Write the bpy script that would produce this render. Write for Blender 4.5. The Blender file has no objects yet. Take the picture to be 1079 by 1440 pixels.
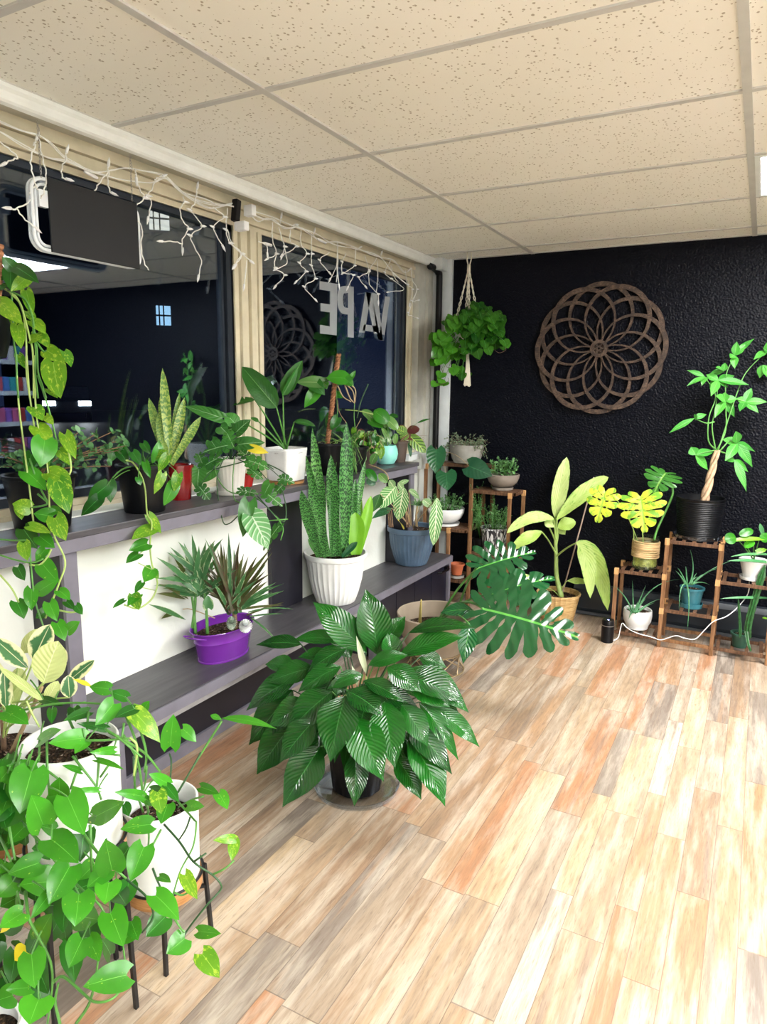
import bpy, bmesh, math, random
from mathutils import Vector, Matrix
V = Vector
R = random.Random(7)
SC = bpy.context.scene
COL = SC.collection
PI = math.pi
# ------------------------------------------------------------------ camera solved from the ceiling grid
F = 975.27
CAM = V((0, 0, 1.41))
AR = V((0.87997809, 0.4748647, 0.01191911)); AU = V((-0.09377912, 0.14907566, 0.9843688)); AF = V((-0.46566515, 0.86734074, -0.17571571))
HC = 2.246      # ceiling height
YB = 4.41       # back wall
def ray(x, y): return AF + AR*((x-539.5)/F) - AU*((y-720)/F)
def pt(x, y, d): return CAM + ray(x, y)*d
def pz(x, y, z):
    r = ray(x, y); return CAM + r*((z-1.41)/r.z)
def pY(x, y, Y):
    r = ray(x, y); return CAM + r*(Y/r.y)
def pX(x, y, X):
    r = ray(x, y); return CAM + r*(X/r.x)
def dep(P): return (P-CAM).dot(AF)
def lerp(a, b, t): return a+(b-a)*t
# ------------------------------------------------------------------ mesh builder
ORG = {}
class MB:
    def __init__(s): s.v = []; s.f = []; s.uv = []; s.r = []; s.cut = []
    def add(s, vs, fs, uvs=None, rnd=0.5):
        o = len(s.v); s.cut.append((o, len(s.f))); s.v += [tuple(p) for p in vs]
        s.f += [tuple(i+o for i in f) for f in fs]
        s.uv += uvs if uvs else [(0, 0)]*len(vs)
        s.r += [rnd]*len(vs)
    def box(s, a, b):
        x0, y0, z0 = a; x1, y1, z1 = b
        x0, x1 = min(x0, x1), max(x0, x1); y0, y1 = min(y0, y1), max(y0, y1); z0, z1 = min(z0, z1), max(z0, z1)
        vs = [(x, y, z) for z in (z0, z1) for y in (y0, y1) for x in (x0, x1)]
        s.add(vs, [(0, 2, 3, 1), (4, 5, 7, 6), (0, 1, 5, 4), (2, 6, 7, 3), (0, 4, 6, 2), (1, 3, 7, 5)])
        return s
    def bar(s, p, q, w, h, up=V((0, 0, 1))):
        p = V(p); q = V(q); t = (q-p).normalized()
        if abs(t.dot(up)) > .98: up = V((0, 1, 0))
        a = t.cross(up).normalized(); b = a.cross(t)
        vs = [e + a*(i*w/2) + b*(j*h/2) for e in (p, q) for j in (-1, 1) for i in (-1, 1)]
        s.add(vs, [(0, 1, 3, 2), (4, 6, 7, 5), (0, 4, 5, 1), (2, 3, 7, 6), (0, 2, 6, 4), (1, 5, 7, 3)])
        return s
    def tube(s, pts, r, n=6, closed=False, rnd=0.5):
        pts = [V(p) for p in pts]; N = len(pts)
        if not isinstance(r, (list, tuple)): r = [r]*N
        up = V((0.13, 0.27, 0.95)); vs = []; uv = []
        for i, p in enumerate(pts):
            if closed: t = (pts[(i+1) % N]-pts[i-1])
            else: t = pts[min(i+1, N-1)]-pts[max(i-1, 0)]
            if t.length < 1e-9: t = V((0, 0, 1))
            t.normalize(); a = up - t*up.dot(t)
            if a.length < 1e-3: a = t.orthogonal()
            a.normalize(); b = t.cross(a); up = a
            for k in range(n):
                c = 2*PI*k/n; vs.append(p + a*(r[i]*math.cos(c)) + b*(r[i]*math.sin(c))); uv.append((k/n, i/max(1, N-1)))
        fs = []
        for i in range(N if closed else N-1):
            j = (i+1) % N
            for k in range(n): fs.append((i*n+k, i*n+(k+1) % n, j*n+(k+1) % n, j*n+k))
        if not closed: fs += [tuple(range(n-1, -1, -1)), tuple((N-1)*n+k for k in range(n))]
        s.add(vs, fs, uv, rnd); return s
    def lathe(s, prof, c=(0, 0, 0), n=40, rib=None, sx=1, sy=1, rot=0, cap0=True, cap1=False):
        c = V(c); vs = []; uv = []
        for j, (r, z) in enumerate(prof):
            for k in range(n):
                a = 2*PI*k/n + rot; rr = r*(rib(k, n, j, z) if rib else 1)
                vs.append(c+V((rr*math.cos(a)*sx, rr*math.sin(a)*sy, z))); uv.append((k/n, j/(len(prof)-1)))
        fs = []
        for j in range(len(prof)-1):
            for k in range(n): fs.append((j*n+k, j*n+(k+1) % n, (j+1)*n+(k+1) % n, (j+1)*n+k))
        if cap0: fs.append(tuple(range(n-1, -1, -1)))
        if cap1: fs.append(tuple((len(prof)-1)*n+k for k in range(n)))
        s.add(vs, fs, uv); return s
    def prism(s, poly, fn, t0, t1):
        """extrude 2-D polygon; fn(x,y,t)->3-D"""
        n = len(poly)
        vs = [fn(x, y, t0) for x, y in poly]+[fn(x, y, t1) for x, y in poly]
        s.add(vs, [tuple(range(n-1, -1, -1)), tuple(range(n, 2*n))]+[(i, (i+1) % n, n+(i+1) % n, n+i) for i in range(n)])
        return s
    def split(s):
        o = []
        for i, (a, fa) in enumerate(s.cut):
            b, fb = s.cut[i+1] if i+1 < len(s.cut) else (len(s.v), len(s.f))
            q = MB(); q.v = s.v[a:b]; q.uv = s.uv[a:b]; q.r = s.r[a:b]; q.f = [tuple(k-a for k in f) for f in s.f[fa:fb]]; q.cut = [(0, 0)]; o.append(q)
        return o
    def build(s, name, m, parent=None, smooth=False, bevel=0, origin=None, auto=None):
        me = bpy.data.meshes.new(name)
        if parent is not None:
            org = ORG[parent.name]
        elif origin is not None: org = V(origin)
        elif s.v:
            xs = [p[0] for p in s.v]; ys = [p[1] for p in s.v]; zs = [p[2] for p in s.v]
            org = V(((min(xs)+max(xs))/2, (min(ys)+max(ys))/2, min(zs)))
        else: org = V((0, 0, 0))
        me.from_pydata([(p[0]-org.x, p[1]-org.y, p[2]-org.z) for p in s.v], [], s.f)
        uvl = me.uv_layers.new(name='UVMap')
        li = [0]*len(me.loops); me.loops.foreach_get('vertex_index', li)
        flat = []
        for i in li: flat += s.uv[i]
        uvl.data.foreach_set('uv', flat)
        at = me.attributes.new('rnd', 'FLOAT', 'POINT'); at.data.foreach_set('value', s.r)
        me.validate(); 
        if smooth: me.shade_smooth()
        if auto: 
            me.shade_smooth()
        o = bpy.data.objects.new(name, me); COL.objects.link(o)
        if m: me.materials.append(m)
        if parent is not None: o.parent = parent
        else: o.location = org
        ORG[o.name] = org
        if bevel:
            b = o.modifiers.new('bevel', 'BEVEL'); b.width = bevel; b.segments = 2; b.limit_method = 'ANGLE'; b.angle_limit = .7
        if auto:
            for e in me.edges: pass
            set_sharp(me, auto)
        return o
def set_sharp(me, ang):
    bm = bmesh.new(); bm.from_mesh(me)
    for e in bm.edges:
        if len(e.link_faces) == 2 and e.calc_face_angle(0) > ang: e.smooth = False
    bm.to_mesh(me); bm.free()
def empty(name, loc, label=None, cat=None, group=None):
    o = bpy.data.objects.new(name, None); COL.objects.link(o); o.location = V(loc); o.empty_display_size = .05
    ORG[o.name] = V(loc)
    if label: o['label'] = label
    if cat: o['category'] = cat
    if group: o['group'] = group
    return o
def tag(o, label, cat, group=None):
    o['label'] = label; o['category'] = cat
    if group: o['group'] = group
    return o
def struct(o): o['kind'] = 'structure'; return o
# ------------------------------------------------------------------ materials
MATS = {}
def nt(name):
    m = bpy.data.materials.new(name); m.use_nodes = True; t = m.node_tree; t.nodes.clear()
    return m, t
def nd(t, typ, **kw):
    n = t.nodes.new(typ)
    for k, v in kw.items():
        if k.startswith('_'): setattr(n, k[1:], v)
        else:
            key = int(k[1:]) if k[0] == 'i' and k[1:].isdigit() else k.replace('0', ' ')
            sock = n.inputs[key]
            if hasattr(v, 'node'): t.links.new(v, sock)
            else:
                if isinstance(v, (tuple, list)) and len(v) == 3 and sock.type == 'RGBA': v = (*v, 1)
                sock.default_value = v
    return n
def math_(t, op, a, b=0.0, c=0.0, clamp=False):
    n = t.nodes.new('ShaderNodeMath'); n.operation = op; n.use_clamp = clamp
    for i, v in enumerate((a, b, c)):
        if hasattr(v, 'node'): t.links.new(v, n.inputs[i])
        else: n.inputs[i].default_value = v
    return n.outputs[0]
def mix(t, f, a, b, blend='MIX'):
    n = t.nodes.new('ShaderNodeMix'); n.data_type = 'RGBA'; n.blend_type = blend; n.clamp_factor = True
    for s, v in ((n.inputs[0], f), (n.inputs[6], a), (n.inputs[7], b)):
        if hasattr(v, 'node'): t.links.new(v, s)
        else:
            if isinstance(v, (tuple, list)) and len(v) == 3: v = (*v, 1)
            s.default_value = v
    return n.outputs[2]
def ramp(t, fac, stops, interp='LINEAR'):
    n = t.nodes.new('ShaderNodeValToRGB'); n.color_ramp.interpolation = interp
    cr = n.color_ramp
    while len(cr.elements) < len(stops): cr.elements.new(0.5)
    for e, (p, c) in zip(cr.elements, stops):
        e.position = p; e.color = (*c, 1) if len(c) == 3 else c
    t.links.new(fac, n.inputs[0]); return n.outputs[0]
def out(t, sh):
    o = t.nodes.new('ShaderNodeOutputMaterial'); t.links.new(sh, o.inputs[0]); return o
def bsdf(t, col, rough=.5, metal=0, spec=.5, bump=None, coat=0, trans=0, ior=1.45, emis=None, es=0):
    b = t.nodes.new('ShaderNodeBsdfPrincipled')
    def s(k, v):
        if hasattr(v, 'node'): t.links.new(v, b.inputs[k])
        else:
            if isinstance(v, (tuple, list)) and len(v) == 3: v = (*v, 1)
            b.inputs[k].default_value = v
    s('Base Color', col); s('Roughness', rough); s('Metallic', metal); s('Specular IOR Level', spec); s('Coat Weight', coat); s('Coat Roughness', .12)
    s('Transmission Weight', trans); s('IOR', ior)
    if emis: s('Emission Color', emis); s('Emission Strength', es)
    if bump is not None: t.links.new(bump, b.inputs['Normal'])
    return b.outputs[0]
def objco(t): return nd(t, 'ShaderNodeTexCoord').outputs['Object']
def geopos(t): return nd(t, 'ShaderNodeNewGeometry').outputs['Position']
def mapping(t, v, sc=(1, 1, 1), loc=(0, 0, 0)):
    n = nd(t, 'ShaderNodeMapping'); t.links.new(v, n.inputs[0]); n.inputs['Scale'].default_value = sc; n.inputs['Location'].default_value = loc
    return n.outputs[0]
def noise(t, vec, scale, detail=3, rough=.55):
    n = nd(t, 'ShaderNodeTexNoise'); 
    if vec is not None: t.links.new(vec, n.inputs['Vector'])
    n.inputs['Scale'].default_value = scale; n.inputs['Detail'].default_value = detail; n.inputs['Roughness'].default_value = rough
    return n.outputs[0]
def bump(t, h, strength=.3, dist=.01):
    n = nd(t, 'ShaderNodeBump'); n.inputs['Strength'].default_value = strength; n.inputs['Distance'].default_value = dist
    t.links.new(h, n.inputs['Height']); return n.outputs[0]
def simple(name, col, rough=.5, metal=0, spec=.5, var=.08, nscale=14, bmp=0, bscale=60, coat=0):
    """plain procedural material: colour with slight mottling and optional grain"""
    if name in MATS: return MATS[name]
    m, t = nt(name); co = objco(t)
    n = noise(t, co, nscale)
    c0 = tuple(max(0, x*(1-var*1.5)) for x in col); c1 = tuple(min(1, x*(1+var)) for x in col)
    c = ramp(t, n, [(.3, c0), (.7, c1)])
    b = bump(t, noise(t, co, bscale, 2), bmp, .004) if bmp else None
    out(t, bsdf(t, c, rough, metal, spec, b, coat)); MATS[name] = m; return m
def wood(name, a, b, c, scale=(30, 30, 3), rough=.5, seams=None):
    if name in MATS: return MATS[name]
    m, t = nt(name); co = geopos(t)
    g = noise(t, mapping(t, co, scale), 3, 5, .65)
    col = ramp(t, g, [(.3, a), (.5, b), (.72, c)])
    out(t, bsdf(t, col, rough, 0, .4, bump(t, g, .15, .002))); MATS[name] = m; return m
def emit(name, col, s):
    if name in MATS: return MATS[name]
    m, t = nt(name); e = nd(t, 'ShaderNodeEmission'); e.inputs[0].default_value = (*col, 1); e.inputs[1].default_value = s
    out(t, e.outputs[0]); MATS[name] = m; return m
def leafmat(name, ca, cb, vein=None, vw=.03, nlat=0, latc=None, latw=.25, varie=None, vamt=.5, vscale=3.2, vb=.22, edge=None, bands=None, rough=.32, spec=.5, hue=.25, trans=.22, back=None):
    """leaf: ca..cb per-leaf colour spread, midrib, lateral veins, patches, margin, cross bands.  u across, v along"""
    if name in MATS: return MATS[name]
    m, t = nt(name)
    uv = nd(t, 'ShaderNodeUVMap', _uv_map='UVMap').outputs[0]
    sp = nd(t, 'ShaderNodeSeparateXYZ', i0=uv); u, v = sp.outputs[0], sp.outputs[1]
    au = math_(t, 'ABSOLUTE', math_(t, 'SUBTRACT', u, .5))
    rn = nd(t, 'ShaderNodeAttribute', _attribute_name='rnd').outputs['Fac']
    co = objco(t)
    nn = noise(t, co, 25, 3)
    f = math_(t, 'ADD', math_(t, 'MULTIPLY', rn, .8), math_(t, 'MULTIPLY', math_(t, 'SUBTRACT', nn, .5), .7), clamp=True)
    col = mix(t, f, ca, cb)
    hgt = None
    if varie:
        nv = nd(t, 'ShaderNodeTexNoise'); nv.inputs['Scale'].default_value = vscale; nv.inputs['Detail'].default_value = 4; nv.inputs['Roughness'].default_value = .65
        # patches stretched along the lateral veins
        vec = nd(t, 'ShaderNodeCombineXYZ', i0=math_(t, 'MULTIPLY', au, 2.0), i1=math_(t, 'SUBTRACT', math_(t, 'MULTIPLY', v, 2.2), math_(t, 'MULTIPLY', au, 1.2)), i2=math_(t, 'MULTIPLY', rn, 17.3)).outputs[0]
        t.links.new(vec, nv.inputs['Vector'])
        mk = ramp(t, nv.outputs[0], [(vamt, (0, 0, 0)), (vamt+.06, (1, 1, 1))])
        col = mix(t, mk, col, varie)
    if edge:
        ec, ew = edge
        e = ramp(t, math_(t, 'ADD', au, math_(t, 'MULTIPLY', math_(t, 'SUBTRACT', noise(t, co, 42, 3), .5), .7)), [(ew, (0, 0, 0)), (ew+.10, (1, 1, 1))])
        col = mix(t, e, col, ec)
    if bands:
        bc, bn = bands
        w = nd(t, 'ShaderNodeTexWave', _wave_type='BANDS', _bands_direction='Y'); 
        w.inputs['Scale'].default_value = bn; w.inputs['Distortion'].default_value = 9; w.inputs['Detail'].default_value = 3; w.inputs['Detail Scale'].default_value = 3
        vec = nd(t, 'ShaderNodeCombineXYZ', i0=math_(t, 'ADD', math_(t, 'MULTIPLY', u, .25), math_(t, 'MULTIPLY', rn, 5)), i1=v, i2=rn).outputs[0]
        t.links.new(vec, w.inputs['Vector'])
        mk = ramp(t, w.outputs['Fac'], [(.3, (0, 0, 0)), (.55, (1, 1, 1))])
        col = mix(t, mk, col, bc)
    if nlat:
        ph = math_(t, 'SUBTRACT', math_(t, 'MULTIPLY', v, nlat), math_(t, 'MULTIPLY', au, nlat*.55))
        sn = math_(t, 'SINE', math_(t, 'MULTIPLY', ph, 2*PI))
        hgt = sn
        if latc:
            mk = ramp(t, sn, [(1-latw*2, (0, 0, 0)), (1-latw, (1, 1, 1))]) if False else math_(t, 'MULTIPLY', math_(t, 'SUBTRACT', sn, 1-latw*2), 1/(latw*1.2), clamp=True)
            col = mix(t, mk, col, latc)
    if vein:
        mk = math_(t, 'LESS_THAN', au, vw)
        col = mix(t, mk, col, vein)
    bn_ = bump(t, hgt, vb, .004) if hgt is not None else None
    if back:
        bf = nd(t, 'ShaderNodeNewGeometry').outputs['Backfacing']
        col = mix(t, bf, col, back)
    b = bsdf(t, col, rough, 0, spec, bn_)
    tr = nd(t, 'ShaderNodeBsdfTranslucent'); t.links.new(mix(t, .35, col, (.45, .8, .1)), tr.inputs[0])
    mx = nd(t, 'ShaderNodeMixShader'); mx.inputs[0].default_value = trans; t.links.new(b, mx.inputs[1]); t.links.new(tr.outputs[0], mx.inputs[2])
    out(t, mx.outputs[0]); MATS[name] = m; return m
# ------------------------------------------------------------------ leaves
SH = {
 'heart': ([(0, .52), (.08, .86), (.2, 1), (.38, .99), (.55, .86), (.72, .6), (.86, .3), (.95, .1), (1, 0)], .2),
 'lance': ([(0, .05), (.1, .45), (.3, .95), (.45, 1), (.65, .78), (.83, .38), (.94, .1), (1, 0)], 0),
 'sword': ([(0, .5), (.3, .75), (.6, 1), (.8, .82), (.93, .4), (1, 0)], 0),
 'strap': ([(0, .75), (.4, 1), (.75, .7), (1, 0)], 0),
 'paddle': ([(0, .1), (.06, .55), (.25, 1), (.55, .96), (.82, .6), (.95, .2), (1, 0)], 0),
 'oval': ([(0, .12), (.1, .55), (.3, .92), (.5, 1), (.75, .8), (.92, .42), (1, 0)], 0),
 'round': ([(0, .2), (.1, .6), (.3, .95), (.5, 1), (.75, .85), (.92, .5), (1, 0)], .05),
 'needle': ([(0, .8), (.5, 1), (.8, .6), (1, 0)], 0),
}
def tab(pr, v):
    for (a, wa), (b, wb) in zip(pr, pr[1:]):
        if v <= b: return lerp(wa, wb, (v-a)/(b-a))
    return pr[-1][1]
def bez(B, C, T, v):
    return B*(1-v)**2 + C*(2*v*(1-v)) + T*v*v
def bezt(B, C, T, v):
    t = (C-B)*(2*(1-v)) + (T-C)*(2*v); return t.normalized() if t.length > 1e-9 else (T-B).normalized()
def place(mb, pts2, faces, B, C, T, N, W, fold=.15, wave=0, rnd=None, curl=0):
    """pts2: (x -1..1, y 0..1 , extra) bent on a curve B-C-T"""
    L = (C-B).length*.5+(T-C).length*.5+(T-B).length*.0
    ph = R.random()*6; vs = []; uv = []
    for (x, y) in pts2:
        v = min(1, max(0, y)); t = bezt(B, C, T, v); p = bez(B, C, T, v)
        if y < 0: p = B + t*(y*(T-B).length)
        S = t.cross(N)
        if S.length < 1e-4: S = t.orthogonal()
        S.normalize(); U = S.cross(t)
        h = fold*abs(x)*W - curl*x*x*W + (wave*W*math.sin(v*11+ph+(2 if x > 0 else 0))*abs(x) if wave else 0)
        vs.append(p + S*(x*W) + U*h); uv.append((.5+.5*x, v))
    mb.add(vs, faces, uv, R.random() if rnd is None else rnd)
def leaf(mb, B, T, N, W, shape='lance', bend=.0, C=None, n=9, m=2, fold=.15, wave=0, rnd=None, curl=0):
    """B base, T tip, N upper-side normal, W half-width, bend lifts the middle along N (fraction of length)"""
    B = V(B); T = V(T); N = V(N).normalized(); pr, back = SH[shape]
    if C is None: C = (B+T)/2 + N*(bend*(T-B).length*2) 
    pts = []; faces = []; row = 2*m+1; uvx = []
    for i in range(n+1):
        v = i/n; w = tab(pr, v)
        for k in range(-m, m+1):
            u = k/m
            pts.append((u*w, v - back*abs(u)**1.4*(1-v)**3 if back else v)); uvx.append(u)
    for i in range(n):
        for k in range(2*m):
            a = i*row+k; faces.append((a, a+1, a+row+1, a+row))
    s0 = len(mb.uv)
    place(mb, pts, faces, B, C, T, N, W, fold, wave, rnd, curl)
    for j in range(len(pts)):
        mb.uv[s0+j] = (.5+.5*uvx[j], max(0, min(1, (j//row)/n)))
def monstera(mb, B, T, N, W, bend=.05, C=None, lobes=6, fold=.12, cut=.55, rnd=None, hole=True, seed=0):
    """split leaf: a blade of curved lobes each side of the midrib with gaps near the margin"""
    B = V(B); T = V(T); N = V(N).normalized(); rg = random.Random(seed)
    if C is None: C = (B+T)/2 + N*(bend*(T-B).length*2)
    prof = [(-.16, .12), (-.2, .45), (-.1, .8), (.08, .98), (.28, 1), (.48, .9), (.68, .68), (.85, .38), (.96, .14), (1.02, 0)]
    def outl(s):
        x = s*(len(prof)-1); i = min(int(x), len(prof)-2); f = x-i
        return (lerp(prof[i][1], prof[i+1][1], f), lerp(prof[i][0], prof[i+1][0], f))
    rr = rg.random() if rnd is None else rnd
    for side in (-1, 1):
        cuts = [0]+sorted(min(.97, max(.05, (k+ (rg.random()-.5)*.25)/lobes)) for k in range(1, lobes))+[1]
        for k in range(lobes):
            s0, s1 = cuts[k], cuts[k+1]; na, nu = 5, 11; pts = []; faces = []
            cc = cut*(.75+.5*rg.random()) if k > 0 else cut*.5
            hl = hole and k > 0 and k < lobes-1 and rg.random() < .6
            for j in range(nu+1):
                u = j/nu
                for i in range(na+1):
                    a = i/na
                    g = 0 if u < .36 else min(1, ((u-.36)/.25)**.6)
                    ctr = .5; w = 1-g*cc*.34
                    if hl and .14 < u < .33: w = .72
                    aa = ctr+(a-.5)*w
                    s = lerp(s0, s1, aa); mvv = max(0, lerp(s0, s1, aa)*1.0)
                    mv = (mvv**1.15)*.97 if s > 0 else 0
                    ox, oy = outl(s)
                    tipr = 1 - .20*(2*a-1)**2*max(0, (u-.6)/.4)
                    uu = u*tipr*(1 if s1 < 1 else 1)
                    x = ox*uu; y = lerp(mv*.93, oy, uu**1.25)
                    pts.append((side*x, y))
            for j in range(nu):
                for i in range(na):
                    q = j*(na+1)+i; f = (q, q+1, q+na+2, q+na+1); faces.append(f if side > 0 else f[::-1])
            place(mb, pts, faces, B, C, T, N, W, fold, .05, rr, .12)
    # midrib ridge
def bztube(mb, B, C, T, r0, r1=None, n=8, k=5):
    r1 = r0 if r1 is None else r1
    B, C, T = V(B), V(C), V(T)
    mb.tube([bez(B, C, T, i/n) for i in range(n+1)], [lerp(r0, r1, i/n) for i in range(n+1)], k, rnd=R.random())
def catmull(P, n=6):
    P = [V(p) for p in P]; o = []
    if len(P) < 3: return P
    Q = [P[0]*2-P[1]]+P+[P[-1]*2-P[-2]]
    for i in range(1, len(Q)-2):
        a, b, c, d = Q[i-1:i+3]
        for k in range(n):
            t = k/n; o.append(.5*((2*b)+(c-a)*t+(2*a-5*b+4*c-d)*t*t+(3*b-a-3*c+d)*t**3))
    o.append(P[-1]); return o
def tocam(P): return (CAM-V(P)).normalized()
def rv(a=1): return V((R.uniform(-a, a), R.uniform(-a, a), R.uniform(-a, a)))
SOIL = None
def soil(parent, c, r, z, sx=1, sy=1, rot=0, name='soil'):
    m = MB(); n = 28; vs = [V((c[0], c[1], z+.004))]; fs = []
    for j in range(1, 6):
        for k in range(n):
            a = 2*PI*k/n+rot; vs.append(V((c[0]+r*j/5*math.cos(a)*sx, c[1]+r*j/5*math.sin(a)*sy, z+R.uniform(-.004, .004)*(j < 5))))
    for k in range(n): fs.append((0, 1+k, 1+(k+1) % n))
    for j in range(4):
        for k in range(n): fs.append((1+j*n+k, 1+(j+1)*n+k, 1+(j+1)*n+(k+1) % n, 1+j*n+(k+1) % n))
    m.add(vs, fs); return m.build(name, M_soil, parent)
# ------------------------------------------------------------------ materials of the room
def mk_floor():
    m, t = nt('reclaimed_plank_vinyl'); p = geopos(t)
    s = nd(t, 'ShaderNodeSeparateXYZ', i0=p); x, y = s.outputs[0], s.outputs[1]
    def wn(a, b=0.0):
        v = nd(t, 'ShaderNodeCombineXYZ', i0=a, i1=b).outputs[0]
        n = nd(t, 'ShaderNodeTexWhiteNoise', _noise_dimensions='3D', i0=v); return n
    W = .17
    xs = math_(t, 'DIVIDE', math_(t, 'ADD', x, 10.03), W); pi_ = math_(t, 'FLOOR', xs); fx = math_(t, 'FRACT', xs)
    sp = math_(t, 'ADD', math_(t, 'MULTIPLY', wn(pi_, 3.3).outputs[0], .3), .38)
    sub = math_(t, 'GREATER_THAN', fx, sp)
    row = math_(t, 'ADD', math_(t, 'MULTIPLY', pi_, 2), sub)
    ln = math_(t, 'ADD', math_(t, 'MULTIPLY', wn(row, 9.1).outputs[0], .55), .5)
    ys = math_(t, 'ADD', math_(t, 'DIVIDE', y, ln), math_(t, 'MULTIPLY', wn(row, 1.7).outputs[0], 7))
    j = math_(t, 'FLOOR', ys); fy = math_(t, 'FRACT', ys)
    r = wn(row, j); rr = r.outputs[0]
    base = ramp(t, rr, [(0, (.56, .30, .17)), (.13, (.56, .43, .30)), (.27, (.34, .30, .265)), (.36, (.56, .37, .23)), (.5, (.50, .41, .32)), (.63, (.27, .235, .205)), (.7, (.70, .56, .38)), (.8, (.44, .31, .21)), (.9, (.78, .71, .60))], 'CONSTANT')
    off = nd(t, 'ShaderNodeCombineXYZ', i0=0.0, i1=math_(t, 'MULTIPLY', rr, 40), i2=math_(t, 'MULTIPLY', row, 3.1)).outputs[0]
    pv = nd(t, 'ShaderNodeVectorMath', _operation='ADD', i0=p, i1=off).outputs[0]
    g = noise(t, mapping(t, pv, (26, 2.2, 1)), 3.2, 6, .7)
    g2 = noise(t, mapping(t, pv, (13, 1.5, 1)), 1.5, 5, .65)
    g3 = noise(t, mapping(t, pv, (60, 5, 1)), 4, 4, .6)
    b2 = ramp(t, wn(j, row).outputs[0], [(0, (.56, .36, .22)), (.3, (.40, .36, .32)), (.55, (.62, .54, .43)), (.8, (.34, .28, .24))], 'CONSTANT')
    base = mix(t, ramp(t, noise(t, mapping(t, pv, (22, 1.1, 1)), 1.7, 4, .6), [(.48, (0, 0, 0)), (.62, (.6, .6, .6))]), base, b2)
    c = mix(t, math_(t, 'MULTIPLY', ramp(t, g, [(.42, (0, 0, 0)), (.72, (1, 1, 1))]), .5), base, (.20, .14, .10))
    c = mix(t, math_(t, 'MULTIPLY', ramp(t, g2, [(.46, (0, 0, 0)), (.68, (1, 1, 1))]), .6), c, (.88, .82, .72))
    c = mix(t, math_(t, 'MULTIPLY', ramp(t, g2, [(.26, (1, 1, 1)), (.40, (0, 0, 0))]), .55), c, (.17, .14, .12))
    c = mix(t, math_(t, 'MULTIPLY', ramp(t, g3, [(.55, (0, 0, 0)), (.7, (1, 1, 1))]), .45), c, (.15, .11, .08))
    c = mix(t, 1.0, c, (.74, .70, .66), 'MULTIPLY')
    gap = math_(t, 'MAXIMUM', math_(t, 'LESS_THAN', math_(t, 'ABSOLUTE', math_(t, 'SUBTRACT', fx, sp)), .006), math_(t, 'MAXIMUM', math_(t, 'LESS_THAN', fx, .012), math_(t, 'LESS_THAN', fy, .004)))
    c = mix(t, math_(t, 'MULTIPLY', gap, .55), c, (.08, .06, .05))
    out(t, bsdf(t, c, math_(t, 'ADD', .27, math_(t, 'MULTIPLY', g, .2)), 0, .5, bump(t, g, .1, .002))); return m
def mk_ceiling():
    m, t = nt('fissured_ceiling_tile'); p = geopos(t)
    v = nd(t, 'ShaderNodeTexVoronoi', _feature='F1'); t.links.new(mapping(t, p, (105, 85, 1)), v.inputs['Vector']); v.inputs['Scale'].default_value = 1; v.inputs['Randomness'].default_value = 1
    wn = nd(t, 'ShaderNodeTexWhiteNoise', i0=v.outputs['Position'])
    rad = math_(t, 'MULTIPLY', math_(t, 'POWER', wn.outputs[0], 2.3), .40)
    d = math_(t, 'ADD', v.outputs['Distance'], math_(t, 'MULTIPLY', math_(t, 'SUBTRACT', noise(t, p, 160, 2), .5), .3))
    k = math_(t, 'LESS_THAN', d, rad)
    tone = ramp(t, noise(t, p, .9, 2), [(.35, (.89, .88, .80)), (.65, (.93, .92, .855))])
    c = mix(t, math_(t, 'MULTIPLY', k, .75), tone, (.36, .31, .22))
    out(t, bsdf(t, c, .9, 0, .15, bump(t, math_(t, 'SUBTRACT', 1, k), .3, .002))); return m
def mk_blackwall():
    m, t = nt('black_orange_peel_paint'); p = geopos(t)
    a = noise(t, mapping(t, p, (1, 1, 1)), 95, 2, .5)
    v = nd(t, 'ShaderNodeTexVoronoi', _feature='SMOOTH_F1'); t.links.new(p, v.inputs['Vector']); v.inputs['Scale'].default_value = 85
    h = math_(t, 'SUBTRACT', a, math_(t, 'MULTIPLY', v.outputs['Distance'], .6))
    out(t, bsdf(t, (.0030, .0036, .0068), .34, 0, .13, bump(t, h, .7, .008))); return m
def mk_white(name, c0, c1, b=.3, sc=45):
    m, t = nt(name); p = geopos(t)
    col = ramp(t, noise(t, p, 2.3, 4), [(.3, c0), (.7, c1)])
    out(t, bsdf(t, col, .62, 0, .3, bump(t, noise(t, p, sc, 3), b, .004))); return m
M_floor = mk_floor(); M_ceil = mk_ceiling(); M_black = mk_blackwall()
M_wall = mk_white('white_textured_paint', (.74, .77, .72), (.82, .85, .80))
M_navy = simple('navy_painted_wall', (.03, .035, .05), .5, bmp=.2)
M_grid = simple('ceiling_grid_metal', (.60, .60, .575), .45, 0, .5, .04)
M_crown = simple('white_crown_paint', (.84, .88, .87), .4, var=.03)
M_beige = simple('beige_window_frame_paint', (.62, .57, .42), .45, var=.06)
M_soffit = simple('soffit_paint', (.50, .49, .42), .7, var=.05)
M_column = simple('white_column_paint', (.68, .72, .73), .5, var=.05, bmp=.1)
M_pier = simple('grey_pier_paint', (.50, .50, .45), .5, var=.08)
M_darkplastic = simple('black_plastic', (.003, .003, .004), .4, spec=.3, var=.2)
M_alu = simple('dark_anodised_sash', (.035, .045, .06), .35, .5)
M_soil = None
def mk_soil():
    m, t = nt('potting_soil'); p = geopos(t)
    v = nd(t, 'ShaderNodeTexVoronoi'); t.links.new(p, v.inputs['Vector']); v.inputs['Scale'].default_value = 190
    wn = nd(t, 'ShaderNodeTexWhiteNoise', i0=v.outputs['Position'])
    c = ramp(t, wn.outputs[0], [(0, (.018, .011, .007)), (.5, (.05, .03, .018)), (.8, (.11, .065, .04)), (.95, (.36, .30, .25))], 'CONSTANT')
    out(t, bsdf(t, c, .9, 0, .2, bump(t, v.outputs['Distance'], .8, .006))); return m
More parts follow.
